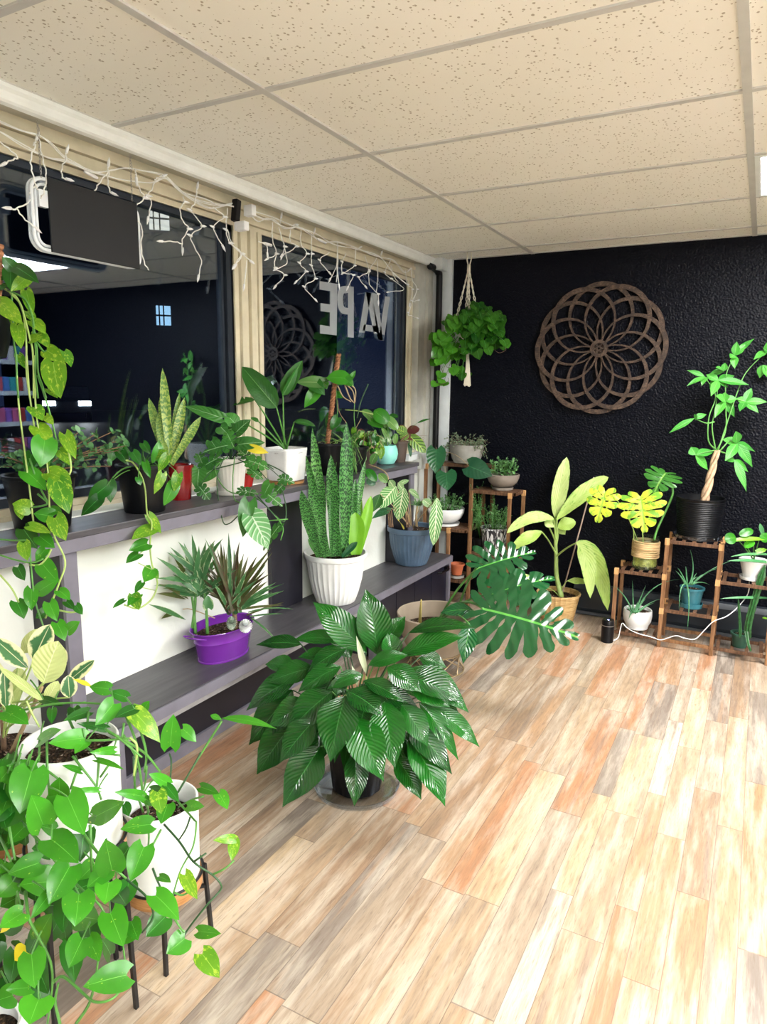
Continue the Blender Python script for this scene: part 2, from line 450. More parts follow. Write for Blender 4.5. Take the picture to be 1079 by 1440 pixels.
M_soil = mk_soil()
def mk_bench():
    m, t = nt('grey_stained_wood'); p = geopos(t)
    g = noise(t, mapping(t, p, (14, 1.1, 14)), 3, 5, .65)
    big = noise(t, p, 2.2, 2)
    c = ramp(t, g, [(.3, (.036, .035, .041)), (.5, (.060, .058, .066)), (.75, (.105, .10, .11))])
    c = mix(t, math_(t, 'MULTIPLY', big, .45), c, (.06, .058, .07))
    out(t, bsdf(t, c, .38, 0, .5, bump(t, g, .12, .002))); return m
M_bench = mk_bench()
M_edge = simple('grey_violet_paint', (.165, .158, .195), .45, var=.08)
M_apron = simple('aged_grey_apron_paint', (.30, .29, .29), .6, var=.12)
M_leg = simple('dark_slate_paint', (.015, .0145, .022), .42, var=.12)
M_cab = simple('navy_cabinet_paint', (.011, .012, .024), .33, var=.15)
def mk_glass(name, tint=(.9, .95, 1), refl=3.4):
    m, t = nt(name)
    fc = nd(t, 'ShaderNodeLayerWeight'); fc.inputs[0].default_value = .5
    f = math_(t, 'MULTIPLY', math_(t, 'ADD', .04, math_(t, 'MULTIPLY', math_(t, 'POWER', fc.outputs['Facing'], 4.0), .9)), refl, clamp=True)
    g = nd(t, 'ShaderNodeBsdfGlossy'); g.inputs['Roughness'].default_value = .012; g.inputs['Color'].default_value = (.72, .84, 1, 1)
    tr = nd(t, 'ShaderNodeBsdfTransparent'); tr.inputs[0].default_value = (*tint, 1)
    mx = nd(t, 'ShaderNodeMixShader', i0=f, i1=tr.outputs[0], i2=g.outputs[0]); out(t, mx.outputs[0]); return m
M_glass = mk_glass('window_glass')
# ------------------------------------------------------------------ shell
XR = 2.3; YN = -2.4
def S(name, mb, m, **k): return struct(mb.build(name, m, **k))
b = MB(); b.box((-2.2, YN, -.05), (XR, YB+.1, 0)); S('floor', b, M_floor)
# ceiling: tiles slab with an opening for every light, hung grid
TX = 1.2192; TY = .6096; GX0 = -1.337; GY0 = 4.175-7*.6096   # grid origin lines
lights = [(0, 5), (0, 2), (-1, 2), (1, 0), (1, 3), (-1, -2), (0, -2), (1, -3)]
def cell(i, j):
    x0 = GX0+(i+1)*TX - 0; return x0, GY0+j*TY
xl = [GX0+k*TX for k in range(0, 4)]; xs_ = [-2.0]+xl+[XR]; xs_ = [x for x in xs_ if x <= XR]
yl = [GY0+k*TY for k in range(-4, 8)]
ys_ = [YN]+[y for y in yl if YN < y < YB]+[YB]
lit = {(1, 5), (2, 3), (2, 1), (2, -1), (2, -3)}    # cell indices: column between xl[i-?], row j
b = MB(); panels = []
for a in range(len(xs_)-1):
    for c in range(len(ys_)-1):
        x0, x1, y0, y1 = xs_[a], xs_[a+1], ys_[c], ys_[c+1]
        j = round((y0-GY0)/TY) if abs((y0-GY0)/TY-round((y0-GY0)/TY)) < .01 else None
        if j is not None and (a-1, j) in lit and y1-y0 > .5:
            panels.append((x0, x1, y0, y1))
        else: b.box((x0, y0, HC), (x1, y1, HC+.02))
b.box((-2.2, YN, HC+.1), (XR, YB, HC+.12))
S('ceiling', b, M_ceil)
b = MB()
for x in xl: b.box((x-.012, YN, HC-.006), (x+.012, YB, HC+.03))
for y in ys_[1:-1]: b.box((-2.0, y-.0115, HC-.005), (XR, y+.0115, HC+.03))
b.box((-1.9, YB-.022, HC-.004), (XR, YB, HC+.0)); b.box((-1.97, YN, HC-.004), (-1.95, YB, HC))
S('trim_1', b, M_grid)['label'] = 'metal ceiling grid'
# black wall, left wall, others
b = MB(); b.box((-1.9, YB, 0), (XR, YB+.1, HC+.1)); S('wall_back', b, M_black)
b = MB(); b.box((-2.2, YN, 0), (-1.95, YB+.1, .985)); S('wall_left', b, M_wall)
b = MB(); b.box((XR, 1.4, 0), (XR+.1, YB+.1, HC+.1)); S('wall_right', b, M_navy)
b = MB(); b.box((XR, YN, 0), (XR+.1, 1.4, HC+.1)); S('wall_right', b, M_wall)  # unseen stretch of wall, made white to bounce light onto the ceiling
b = MB(); b.box((-2.2, YN-.1, 0), (XR+.1, YN, HC+.1)); S('wall_front', b, M_navy)
# window openings: frames run along y.  face X=-2.06, glass -2.10
XF = -2.06; XG = -2.105; Z0 = 1.02; Z1 = 2.09
W1 = (-1.3, 2.457); W2 = (2.64, 4.145)
b = MB()
# ribbed casing above the glass, jambs and sill, stepped boards
def steps_y(y0, y1, z0, z1):     # horizontal member
    n = 5
    for i in range(n):
        a = lerp(z0, z1, i/n); c = lerp(z0, z1, (i+1)/n); dx = (.0, .014, .004, .018, .008)[i]
        b.box((XG-.06, y0, a), (XF+dx-.008, y1, c-.003))
    b.box((XG-.06, y0, z0), (XF-.016, y1, z1))
def steps_v(y0, y1, z0, z1):
    n = 6
    for i in range(n):
        a = lerp(y0, y1, i/n); c = lerp(y0, y1, (i+1)/n); dx = (.0, .014, .002, .018, .004, .012)[i]
        b.box((XG-.06, a, z0), (XF+dx-.008, c-.003, z1))
    b.box((XG-.06, y0, z0), (XF-.016, y1, z1))
steps_y(YN, 4.30, Z1, 2.21)
steps_v(2.457, 2.64, .98, Z1); steps_v(4.145, 4.30, .98, Z1); steps_v(-1.5, -1.3, .98, Z1)
b.box((XG-.06, YN, .95), (XF+.0, 4.30, Z0)); b.box((XF, YN, .985), (XF+.02, 4.30, 1.0))
S('trim_2', b, M_beige)
o = bpy.data.objects[-1] if False else None
for n, (y0, y1) in (('window_1', W1), ('window_2', W2)):
    g = MB().box((XG-.004, y0, Z0), (XG, y1, Z1)); w = S(n, g, M_glass)
    f = MB()
    for (ya, yb, za, zb) in ((y0, y0+.02, Z0, Z1), (y1-.035, y1, Z0, Z1), (y0, y1, Z0, Z0+.03), (y0, y1, Z1-.022, Z1)):
        f.box((XG-.02, ya, za), (XG+.022, yb, zb))
    f.box((XG-.02, y1-.055, Z0), (XG+.01, y1-.042, Z1))
    fo = f.build('window_sash', M_alu, w)
# soffit + crown
b = MB().box((-2.2, YN, 2.205), (-1.985, 4.41, HC+.1)); S('trim_3', b, M_soffit)
prof = [(-1.99, 2.246), (-1.955, 2.246), (-1.955, 2.232), (-1.968, 2.226), (-1.968, 2.215), (-1.976, 2.211), (-1.976, 2.200), (-1.972, 2.196), (-1.972, 2.186), (-1.99, 2.180)]
prof = [(-1.99, 2.247), (-1.950, 2.247), (-1.953, 2.232), (-1.962, 2.224), (-1.962, 2.218), (-1.966, 2.203), (-1.972, 2.197), (-1.990, 2.194)]
b = MB().prism(prof, lambda x, y, t: (x, t, y), YN, 4.33); S('trim_4', b, M_crown)
# corner: grey pier, black conduit, white column
b = MB().box((-2.2, 4.215, .98), (-2.02, YB, HC)); b.box((-2.02, 4.31, 1.0), (-2.0, YB, HC)); S('trim_5', b, M_pier)
b = MB().box((-2.2, 4.385, 0), (-1.866, YB+.1, HC)); b.box((-1.975, 4.30, 2.17), (-1.90, 4.40, HC-.002)); S('trim_6', b, M_column)
b = MB(); b.tube(catmull([(-1.965, 4.25, 2.187), (-1.962, 4.30, 2.185), (-1.95, 4.35, 2.16), (-1.945, 4.362, 2.1), (-1.945, 4.362, 1.6), (-1.945, 4.362, .9), (-1.945, 4.362, .1)]), .021, 10)
tag(b.build('electrical_conduit', M_darkplastic, smooth=True), 'black vertical conduit running down the corner between grey pier and white column', 'conduit')
b = MB().box((-1.95, 3.86, .965), (-1.90, 4.16, 1.0)); b.box((-1.955, 4.02, .9), (-1.885, 4.10, 1.004)); 
b.build('window_stool', M_column, bpy.data.objects['wall_left'])
# baseboard heater along the black wall
h = empty('baseboard_heater', (-.2, 4.36, 0), 'low black baseboard heater along the foot of the black wall', 'heater')
MB().prism([(YB, .20), (4.365, .20), (4.345, .17), (4.345, .05), (4.36, .02), (YB, .02)], lambda x, y, t: (t, x, y), -.95, 1.6).build('cover', simple('heater_enamel', (.020, .026, .034), .35), h, bevel=.003)
MB().box((-.95, 4.343, .008), (1.6, 4.352, .028)).build('lower_lip', simple('heater_lip', (.10, .11, .13), .35, .5), h)
# ceiling lights
M_panel = emit('lit_diffuser', (1.0, .985, .965), 14)
for i, (x0, x1, y0, y1) in enumerate(panels):
    r = empty('ceiling_light', ((x0+x1)/2, (y0+y1)/2, HC), 'recessed fluorescent panel light in the ceiling, the one by the right edge' if abs(y0-2.95) < .2 and x0 < 0 else 'recessed fluorescent panel light in the ceiling behind the camera', 'ceiling light', 'ceiling lights')
    MB().box((x0+.03, y0+.03, HC-.004), (x1-.03, y1-.03, HC+.004)).build('diffuser', M_panel, r)
    f = MB()
    for a in ((x0+.012, y0+.012, x1-.012, y0+.032), (x0+.012, y1-.032, x1-.012, y1-.012), (x0+.012, y0+.032, x0+.032, y1-.032), (x1-.032, y0+.032, x1-.012, y1-.032)):
        f.box((a[0], a[1], HC-.007), (a[2], a[3], HC+.01))
    f.build('frame', M_crown, r)
# ------------------------------------------------------------------ counter and bench
BZ = .362; BX = -1.662; CZ = .98; CX = -1.757
ct = empty('window_counter', (-1.85, 2.2, .02+BZ), 'long grey-stained counter under the windows, carried by dark boards', 'counter')
MB().box((-2.055, -.6, CZ-.022), (CX, 3.715, CZ)).build('counter_top', M_bench, ct, bevel=.003)
MB().box((CX-.022, -.6, CZ-.062), (CX-.004, 3.70, CZ-.022)).build('apron', M_edge, ct, bevel=.002)
MB().box((-1.949, 2.50, BZ), (-1.925, 2.745, CZ-.022)).build('support_board', M_leg, ct, bevel=.002)
for yy in (1.315, 3.66):
    l = MB().box((-1.949, yy, BZ if yy > 2 else .0), (CX-.04, yy+.022, CZ-.022)).build('support_board', M_leg, ct, bevel=.002)
    MB().box((CX-.04, yy-.004, BZ if yy > 2 else 0), (CX-.026, yy+.046, CZ-.022)).build('edge_strip', M_edge, l, bevel=.001)
    MB().prism([(CX-.05, CZ-.062), (CX-.05, CZ-.15), (CX-.12, CZ-.062)], lambda x, y, t: (x, t, y), yy+.022, yy+.04).build('bracket', M_leg, l)
bn = empty('low_bench', (-1.8, 2.7, 0), 'low grey-stained wood bench along the white wall under the window counter', 'bench')
Y0, Y1 = 1.36, 4.035
MB().box((-1.949, Y0, BZ-.02), (BX, Y1, BZ)).build('bench_top', M_bench, bn, bevel=.002)
MB().box((BX-.002, Y0, BZ-.044), (BX+.006, Y1, BZ-.004)).build('edge_strip', M_edge, bn, bevel=.001)
MB().box((BX-.045, Y0, BZ-.085), (BX-.03, 3.2, BZ-.021)).build('apron', M_apron, bn, bevel=.002)
MB().box((-1.949, Y0, .0), (-1.85, 3.1, BZ-.02)).build('back_panel', M_leg, bn)
MB().box((-1.85, Y0, .0), (-1.838, 3.1, .05)).build('plinth', M_edge, bn)
for yy in (Y0+.01, 3.02, Y1-.03):
    MB().box((BX-.04, yy, 0), (BX-.006, yy+.03, BZ-.044)).build('leg', M_edge if yy != Y0 else M_edge, bn, bevel=.002)
cb = MB()
for k in range(4): cb.box((BX-.03, 3.055+k*.235, .03), (BX-.016, 3.055+k*.235+.231, BZ-.05))
cf = cb.build('cabinet_front', M_cab, bn, bevel=.0015)
MB().box((BX-.3+.03, 3.055, .0), (BX-.03, Y1-.01, BZ-.022)).build('cabinet_box', M_cab, bn)
l = MB(); l.tube([(BX-.012, 3.84, .285), (BX+.008, 3.85, .285), (BX+.008, 3.97, .285)], .006, 8); l.box((BX-.016, 3.95, .27), (BX+.004, 3.99, .30)); l.build('latch', M_darkplastic, cf)
# ------------------------------------------------------------------ round wooden wall medallion
M_rust = None
def mk_rust():
    m, t = nt('worn_brown_wood'); p = geopos(t)
    a = noise(t, p, 26, 5, .7); b_ = noise(t, mapping(t, p, (1, 1, 2)), 90, 4, .7)
    c = ramp(t, a, [(.3, (.030, .022, .018)), (.48, (.062, .040, .028)), (.62, (.125, .080, .054)), (.75, (.085, .077, .064))])
    c = mix(t, math_(t, 'MULTIPLY', ramp(t, b_, [(.45, (0, 0, 0)), (.6, (1, 1, 1))]), .7), c, (.022, .016, .014))
    out(t, bsdf(t, c, .55, 0, .4, bump(t, b_, .4, .003))); return m
M_rust = mk_rust()
wc = V((-.893, 4.385, 1.660)); RW = .392
wh = empty('wall_medallion', wc, 'round openwork wooden wall medallion of interlaced rings hung on the black wall', 'wall decoration')
for k in range(12):
    th = 2*PI*k/12 + .03; lay = 0 if k % 2 == 0 else 1
    ca, sa = math.cos(th), math.sin(th); rr = RW*.49; cx, cz = ca*RW*.505, sa*RW*.505
    n = 64; mb = MB(); y0 = wc.y - (.012 if lay == 0 else 0.0) - k*.0004; y1 = y0 + .012
    vs = []
    for i in range(n):
        a = 2*PI*i/n + th
        w = lerp(.0065, .028, (1+math.cos(a-th))/2)          # thin near the hub, broad at the rim
        for (r_, y) in ((rr, y0), (rr-w, y0), (rr-w, y1), (rr, y1)):
            vs.append((wc.x+cx+r_*math.cos(a), y, wc.z+cz+r_*math.sin(a)))
    fs = []
    for i in range(n):
        j = (i+1) % n
        for q in range(4): fs.append((i*4+q, i*4+(q+1) % 4, j*4+(q+1) % 4, j*4+q))
    mb.add(vs, fs); mb.build('ring', M_rust, wh)
mb = MB(); mb.lathe([(.032, 0), (.051, 0), (.051, .02), (.032, .02), (.032, 0)], (0, 0, 0), 40, cap0=False)
mb.v = [(wc.x+x, wc.y-.018+z, wc.z+y) for x, y, z in mb.v]; mb.build('hub', M_rust, wh)
# ------------------------------------------------------------------ lettering on the second window
def quadX(mb, pts, X):
    P = [pX(320+x/3, 240+y/3, X) for x, y in pts]; n = len(P)
    mb.add(P+[p+V((-.0012, 0, 0)) for p in P], [tuple(range(n)), tuple(range(2*n-1, n-1, -1))]+[(i, (i+1) % n, n+(i+1) % n, n+i) for i in range(n)])
M_vinyl = simple('frosted_grey_vinyl', (.33, .36, .38), .35, var=.05)
XV = XG + .0035
lt = empty('window_lettering', pX(500, 475, XV), 'large frosted grey VAPE lettering on the second window, seen reversed from inside', 'window lettering')
mb = MB()
for q in ([(388, 467), (465, 478), (462, 694), (435, 691), (437, 505), (389, 498)], ):
    pass
# E (mirrored): spine right, three arms to the left
quadX(mb, [(434, 473), (464, 478), (461, 695), (432, 691)], XV)
quadX(mb, [(389, 466), (434, 473), (434, 508), (389, 501)], XV)
quadX(mb, [(393, 559), (433, 564), (433, 598), (393, 592)], XV)
quadX(mb, [(391, 650), (432, 657), (432, 691), (391, 687)], XV)
mb.build('letter', M_vinyl, lt)
mb = MB()   # P: spine right, bowl left
quadX(mb, [(509, 487), (533, 490), (533, 705), (508, 702)], XV)
bo = [(509, 487), (490, 487), (476, 493), (468, 507), (464, 535), (466, 568), (474, 592), (488, 604), (509, 607)]
bi = [(509, 516), (497, 516), (490, 522), (487, 545), (489, 566), (496, 577), (509, 579)]
po = catmull([V((x, y, 0)) for x, y in bo], 3); pi2 = catmull([V((x, y, 0)) for x, y in bi], 4)
n_ = 18
for i in range(n_):
    a0, a1 = i/n_, (i+1)/n_
    f = lambda P, a: P[min(len(P)-1, int(round(a*(len(P)-1))))]
    quadX(mb, [(f(po, a0).x, f(po, a0).y), (f(po, a1).x, f(po, a1).y), (f(pi2, a1).x, f(pi2, a1).y), (f(pi2, a0).x, f(pi2, a0).y)], XV)
mb.build('letter', M_vinyl, lt)
mb = MB()   # A
quadX(mb, [(583, 512), (607, 516), (575, 706), (552, 702)], XV)
quadX(mb, [(583, 512), (607, 516), (647, 712), (622, 708)], XV)
quadX(mb, [(575, 648), (628, 655), (633, 682), (571, 674)], XV)
mb.build('letter', M_vinyl, lt)
mb = MB()   # V
quadX(mb, [(610, 515), (634, 519), (656, 716), (634, 713)], XV)
quadX(mb, [(666, 530), (686, 533), (660, 717), (638, 714)], XV)
mb.build('letter', M_vinyl, lt)
M_clear = mk_glass('clear_film', (.78, .82, .86), 1.6)
mb = MB()
quadX(mb, [(538, 680), (662, 692), (661, 716), (538, 702)], XV+.002)
tag(mb.build('hours_sticker', M_clear), 'small clear sticker strip on the glass under the window lettering', 'sticker')
# ------------------------------------------------------------------ lit sign seen from behind
M_board = simple('matt_black_board', (.009, .010, .012), .6, var=.06)
M_acryl, t = nt('clear_acrylic'); out(t, bsdf(t, (.75, .80, .84), .18, 0, .6)); 
sg = empty('hanging_sign', pX(125, 300, -2.0), 'black backed sign with rounded clear rim hanging on chains in the first window', 'sign')
SX = -2.0
P = [pX(68, 247, SX), pX(193, 289, SX), pX(196, 380, SX), pX(72, 352, SX)]
ya = (P[0].y+P[3].y)/2; yb = (P[1].y+P[2].y)/2; za = (P[2].z+P[3].z)/2; zb = (P[0].z+P[1].z)/2
MB().box((SX-.006, ya, za), (SX+.002, yb, zb)).build('back_panel', M_board, sg, bevel=.001)
def rrect(y0, y1, z0, z1, r, n=6):
    o = []
    for cy, cz, a0 in ((y1-r, z1-r, 0), (y0+r, z1-r, 90), (y0+r, z0+r, 180), (y1-r, z0+r, 270)):
        for i in range(n+1):
            a = math.radians(a0+90*i/n); o.append((cy+r*math.cos(a), cz+r*math.sin(a)))
    return o
fr = rrect(ya-.05, yb+.014, za+.004, zb-.006, .04)
for rr_, xx in ((.0065, SX-.012), (.0055, SX-.03)):
    MB().tube([(xx, y, z) for y, z in fr], rr_, 8, closed=True).build('clear_rim', M_acryl, sg, smooth=True)
MB().tube([(SX-.02, y, z) for y, z in rrect(ya-.032, yb, za+.018, zb-.02, .03)], .005, 8, closed=True).build('tube', M_acryl, sg, smooth=True)
MB().box((SX-.02, ya-.03, zb-.04), (SX-.004, ya+.0, zb-.09)).build('mounting_block', M_acryl, sg)
M_wire = simple('steel_wire', (.45, .44, .42), .35, .8)
for (cx_, cy_) in ((58, 250), (186, 284)):
    q = pX(cx_, cy_, SX); mb = MB()
    z = q.z; k = 0
    while z < 2.185:
        mb.tube([(SX+(.003*math.cos(a) if k % 2 else 0), q.y+(0 if k % 2 else .003*math.cos(a)), z+.006*math.sin(a)+.006) for a in [2*PI*i/8 for i in range(8)]], .0008, 4, closed=True); z += .0095; k += 1
    mb.build('chain', M_wire, sg)
# ------------------------------------------------------------------ icicle lights
M_cord = simple('white_cord', (.82, .83, .80), .5); M_bulb = simple('white_lamp_holder', (.85, .87, .88), .4); M_tip = simple('dark_bulb_tip', (.05, .02, .02), .3)
XL = -2.012
def c1(x, y, X=XL): return pX(x/3, 160+y/3, X)
def c2(x, y, X=XL): return pX(320+x/3, 240+y/3, X)
def bulb_proto():
    mb = MB(); mb.lathe([(.003, 0), (.0048, .001), (.0048, .018), (.0038, .020), (.0024, .026), (.0004, .032)], (0, 0, 0), 8)
    return mb
bulb_me = None
def put_bulb(root, P, D):
    global bulb_me
    if bulb_me is None:
        o = bulb_proto().build('lamp', M_bulb, None, smooth=True, origin=(0, 0, 0)); bulb_me = o
    else:
        o = bulb_me.copy(); COL.objects.link(o)
        for k in list(o.keys()): del o[k]
    o.parent = root
    D = V(D).normalized(); q = D.to_track_quat('Z', 'Y'); o.location = V(P)-root.location; o.rotation_mode = 'QUATERNION'; o.rotation_quaternion = q
def garland(root, fn, cords, drops):
    mb = MB(); rg = random.Random(3)
    for c in cords:
        P = [fn(x, y, XL+rg.uniform(-.004, .008)) for x, y in c]
        mb.tube(catmull(P, 5), .0019, 5)
        P2 = [p+V((rg.uniform(-.003, .004), rg.uniform(-.006, .006), rg.uniform(-.006, .006))) for p in P]
        mb.tube(catmull(P2, 5), .0018, 5)
    for d in drops:
        X = XL+rg.uniform(.0, .012); pts = []; 
        for it in d:
            p = fn(it[0], it[1], X); pts.append(p)
        Q = catmull(pts, 5)
        Q2 = [p+V((0, .0022*math.sin(i*1.7), .0016*math.cos(i*1.7))) for i, p in enumerate(Q)]
        mb.tube(Q2, .0023, 5)
        for i, it in enumerate(d):
            if len(it) > 2:
                p = pts[i]; dr = (p-pts[i-1]).normalized() if i == len(d)-1 else V((.1, (1 if it[2] == 1 else -1), .1))
                put_bulb(root, p-dr*.006, dr)
    mb.build('cord', M_cord, root)
g1 = empty('icicle_lights', c1(500, 250), 'tangled white icicle light string along the top of the first window', 'string lights', )
cords1 = [[(-60, 0), (0, 30), (90, 70), (165, 90), (215, 130), (270, 185), (330, 220), (400, 245), (470, 240), (530, 228), (600, 240), (690, 265), (750, 320), (820, 370), (890, 400), (970, 380)],
 [(-60, 50), (0, 75), (100, 130), (200, 185), (290, 205), (370, 240), (480, 270), (560, 285), (640, 290), (700, 270), (770, 330), (870, 360), (930, 390), (985, 380), (1010, 400)],
 [(700, 270), (740, 300), (800, 350), (880, 375), (960, 385), (1005, 395)]]
drops1 = [[(0, 120), (40, 150), (75, 185), (60, 190), (20, 210, 1)], [(150, 130), (130, 190), (135, 240), (150, 300), (165, 330)], [(165, 110), (180, 190), (195, 260), (185, 330), (170, 355)],
 [(150, 300), (125, 330), (135, 360), (70, 400), (40, 398, 1)], [(70, 400), (100, 440), (148, 480, 1)], [(280, 190), (260, 230), (265, 270), (285, 276, 1)], [(460, 240), (420, 290), (400, 325)], [(460, 240), (455, 290), (465, 330), (475, 335, 1)],
 [(575, 260), (590, 320), (610, 355, 1), (575, 390), (575, 440), (600, 485), (595, 560), (610, 630), (630, 660)], [(660, 270), (640, 320), (620, 345, 1), (638, 370), (625, 440, 1)],
 [(770, 350), (780, 372, 1), (760, 400), (770, 450), (795, 485, 1), (770, 530), (770, 570, 1)], [(770, 550), (740, 540), (682, 538, 1)],
 [(830, 330), (820, 380), (805, 408, 0), (852, 473, 1), (805, 515, 0), (830, 580), (850, 620), (838, 685, 1)], [(900, 395), (945, 435, 1), (900, 478, 0), (940, 558, 1)],
 [(960, 400), (955, 490, 0), (970, 545, 1), (1015, 590), (988, 640, 1)], [(1015, 590), (1060, 622, 1)], [(140, 135), (150, 118), (155, 105, 1)], [(278, 185), (280, 165), (282, 158, 1)], [(455, 240), (457, 225), (458, 215, 1)], [(570, 235), (573, 255), (575, 275, 1)], [(828, 350), (830, 330), (833, 310, 1)], [(650, 280), (670, 270), (690, 262, 1)]]
garland(g1, c1, cords1, drops1)
q = c1(385, 258); b_ = MB(); b_.tube([c1(355, 243), c1(365, 247), c1(400, 265), c1(412, 272)], [.004, .0065, .0065, .004], 8); b_.build('fuse_housing', M_bulb, g1, smooth=True)
for (x, y) in ((165, 90), (555, 232)):
    mb = MB(); P = c1(x, y); mb.tube([P+V((0, 0, -.01)), P+V((.004, 0, 0)), P+V((.002, 0, .02)), P+V((-.006, 0, .03))], .0009, 4); mb.build('hook', M_wire, g1)
g2 = empty('icicle_lights', c2(450, 310), 'dense white icicle light string along the top of the second window above the lettering', 'string lights')
cords2 = [[(90, 175), (150, 205), (200, 210), (240, 240), (300, 240), (350, 270), (400, 300), (470, 300), (550, 330), (600, 350), (650, 365), (700, 380), (745, 430), (775, 410)],
 [(100, 170), (190, 195), (280, 235), (370, 265), (450, 310), (540, 330), (640, 360), (700, 430), (760, 480)], [(95, 185), (130, 215), (170, 200), (215, 225), (260, 245), (300, 235)]]
drops2 = [[(0, 250), (20, 310), (60, 350, 1), (35, 398, 1)], [(60, 350), (98, 382, 1)], [(82, 380), (70, 484, 1)], [(190, 220), (190, 290), (205, 350, 1), (168, 372, 1)], [(205, 350), (200, 410, 1), (240, 440, 1), (203, 487, 1)],
 [(215, 240), (240, 320, 1), (230, 357, 1)], [(240, 325), (250, 390), (205, 415, 1)], [(265, 250), (265, 300), (290, 320, 1), (233, 357, 1)], [(310, 250), (310, 310), (335, 350, 1), (305, 390, 0), (330, 425, 1), (290, 468, 1)],
 [(355, 270), (355, 350, 1), (355, 400, 0), (370, 455, 1), (325, 490, 0), (370, 543, 1)], [(430, 345), (390, 378, 0), (430, 430, 1)], [(465, 300), (460, 400), (433, 458, 1)], [(460, 400), (470, 482, 1)],
 [(500, 350), (485, 385, 0), (485, 430, 1), (530, 440, 1), (508, 492, 1)], [(540, 330), (535, 400, 1), (488, 432, 1)], [(580, 360), (595, 425, 1), (555, 450, 0), (582, 488, 1)], [(630, 370), (600, 420, 0), (600, 480), (635, 520, 1), (637, 552, 1)],
 [(690, 375), (665, 430, 0), (690, 455, 1), (745, 500), (678, 512, 1)], [(750, 420), (760, 480, 1), (780, 500, 1), (770, 562, 1)], [(775, 410), (780, 460), (800, 500, 1), (780, 550, 0), (806, 546, 1)], [(800, 505), (765, 600, 0), (772, 610), (802, 622, 1)],
 [(222, 225), (225, 205), (227, 195, 1)], [(275, 238), (280, 228), (290, 228, 1)], [(362, 275), (364, 265), (366, 258, 1)], [(545, 335), (553, 328), (560, 324, 1)], [(648, 365), (648, 358), (650, 350, 1)], [(130, 300), (165, 310, 1), (168, 350, 1)], [(720, 470), (700, 440), (690, 400)], [(632, 380), (634, 450), (628, 515)], [(463, 300), (466, 380), (460, 470)]]
garland(g2, c2, cords2, drops2)
for a, bb in (((380, 288), (415, 305)), ((150, 305), (185, 315))):
    MB().tube([c2(*a), c2(lerp(a[0], bb[0], .3), lerp(a[1], bb[1], .3)), c2(*bb)], [.004, .007, .006], 8).build('fuse_housing', M_bulb, g2, smooth=True)
# plugs on the mullion
pg = empty('plug_adapter', c2(60, 180, -2.0), 'black socket block with two white plugs at the top of the post between windows', 'plug')
P0 = c2(50, 125, -2.0); P1 = c2(40, 215, -2.0)
MB().bar((-2.005, P0.y-.01, P0.z), (-2.005, P1.y-.005, P1.z), .028, .03).build('socket_block', M_darkplastic, pg, bevel=.004)
a = c2(88, 170, -1.985); MB().box((-2.0, a.y-.014, a.z-.022), (-1.955, a.y+.016, a.z+.022)).build('plug', M_bulb, pg, bevel=.003)
a = c2(58, 235, -1.985); MB().box((-2.01, a.y-.016, a.z-.018), (-1.955, a.y+.016, a.z+.018)).build('plug', M_bulb, pg, bevel=.003)
# ------------------------------------------------------------------ bamboo stands
M_bam = wood('toasted_bamboo', (.11, .05, .02), (.22, .11, .05), (.36, .20, .10), (25, 25, 3))
M_bamd = wood('dark_toasted_bamboo', (.05, .024, .013), (.11, .055, .03), (.22, .12, .065), (25, 25, 3))
M_joint = wood('pale_bamboo_joint', (.40, .20, .08), (.55, .31, .13), (.62, .38, .18), (25, 25, 3))
def shelf(root, x0, x1, y0, y1, z, n=5, w=.018, along='y'):
    s = MB()
    s.box((x0, y0, z-.022), (x1, y0+.012, z-.004)); s.box((x0, y1-.012, z-.022), (x1, y1, z-.004))
    for k in range(n):
        if along == 'y':
            xc = lerp(x0+.03, x1-.03, k/(n-1)); s.box((xc-w/2, y0, z-.004), (xc+w/2, y1, z+.002))
        else:
            yc = lerp(y0+.02, y1-.02, k/(n-1)); s.box((x0, yc-w/2, z-.004), (x1, yc+w/2, z+.002))
    if along != 'y': s.box((x0, y0, z-.022), (x0+.012, y1, z-.004)); s.box((x1-.012, y0, z-.022), (x1, y1, z-.004))
    o = s.build('shelf', M_bamd, root, bevel=.001); return o
def post(root, x, y, z0, z1, joints=(), w=.02):
    o = MB().box((x-w/2, y-w/2, z0), (x+w/2, y+w/2, z1)).build('post', M_bam, root, bevel=.0015)
    if joints:
        j = MB()
        for z in joints: MB().box((x-w/2-.0015, y-w/2-.0015, z-.032), (x+w/2+.0015, y+w/2+.0015, z+.002)).build('joint', M_joint, o)
    return o
rs = empty('bamboo_plant_stand', (-.1, 4.1, 0), 'stepped brown bamboo plant stand against the black wall under the potted money tree', 'plant stand')
ya_, yb_ = 4.0, 4.215
xs4 = (-.638, -.384, -.118, .15, .40)
for y in (ya_, yb_):
    post(rs, xs4[0], y, .0, .418, (.418,)); post(rs, xs4[1], y, 0, .618, (.618, .42, .225)); post(rs, xs4[2], y, 0, .618, (.618, .425, .225)); post(rs, xs4[3], y, 0, .60, (.425,)); post(rs, xs4[4], y, 0, .6, (.425,))
shelf(rs, xs4[0], xs4[1], ya_, yb_, .415); shelf(rs, xs4[0], xs4[1], ya_, yb_, .055)
shelf(rs, xs4[1], xs4[2], ya_, yb_, .615); shelf(rs, xs4[1], xs4[2], ya_, yb_, .225, 4)
shelf(rs, xs4[2], xs4[3], ya_, yb_, .425, 4); shelf(rs, xs4[2], xs4[3], ya_, yb_, .055, 4); shelf(rs, xs4[3], xs4[4], ya_, yb_, .425, 4); shelf(rs, xs4[3], xs4[4], ya_, yb_, .055, 4)
for y_ in (ya_, yb_): MB().box((xs4[1], y_-.006, .035), (xs4[2], y_+.006, .053)).build('rail', M_bam, rs)
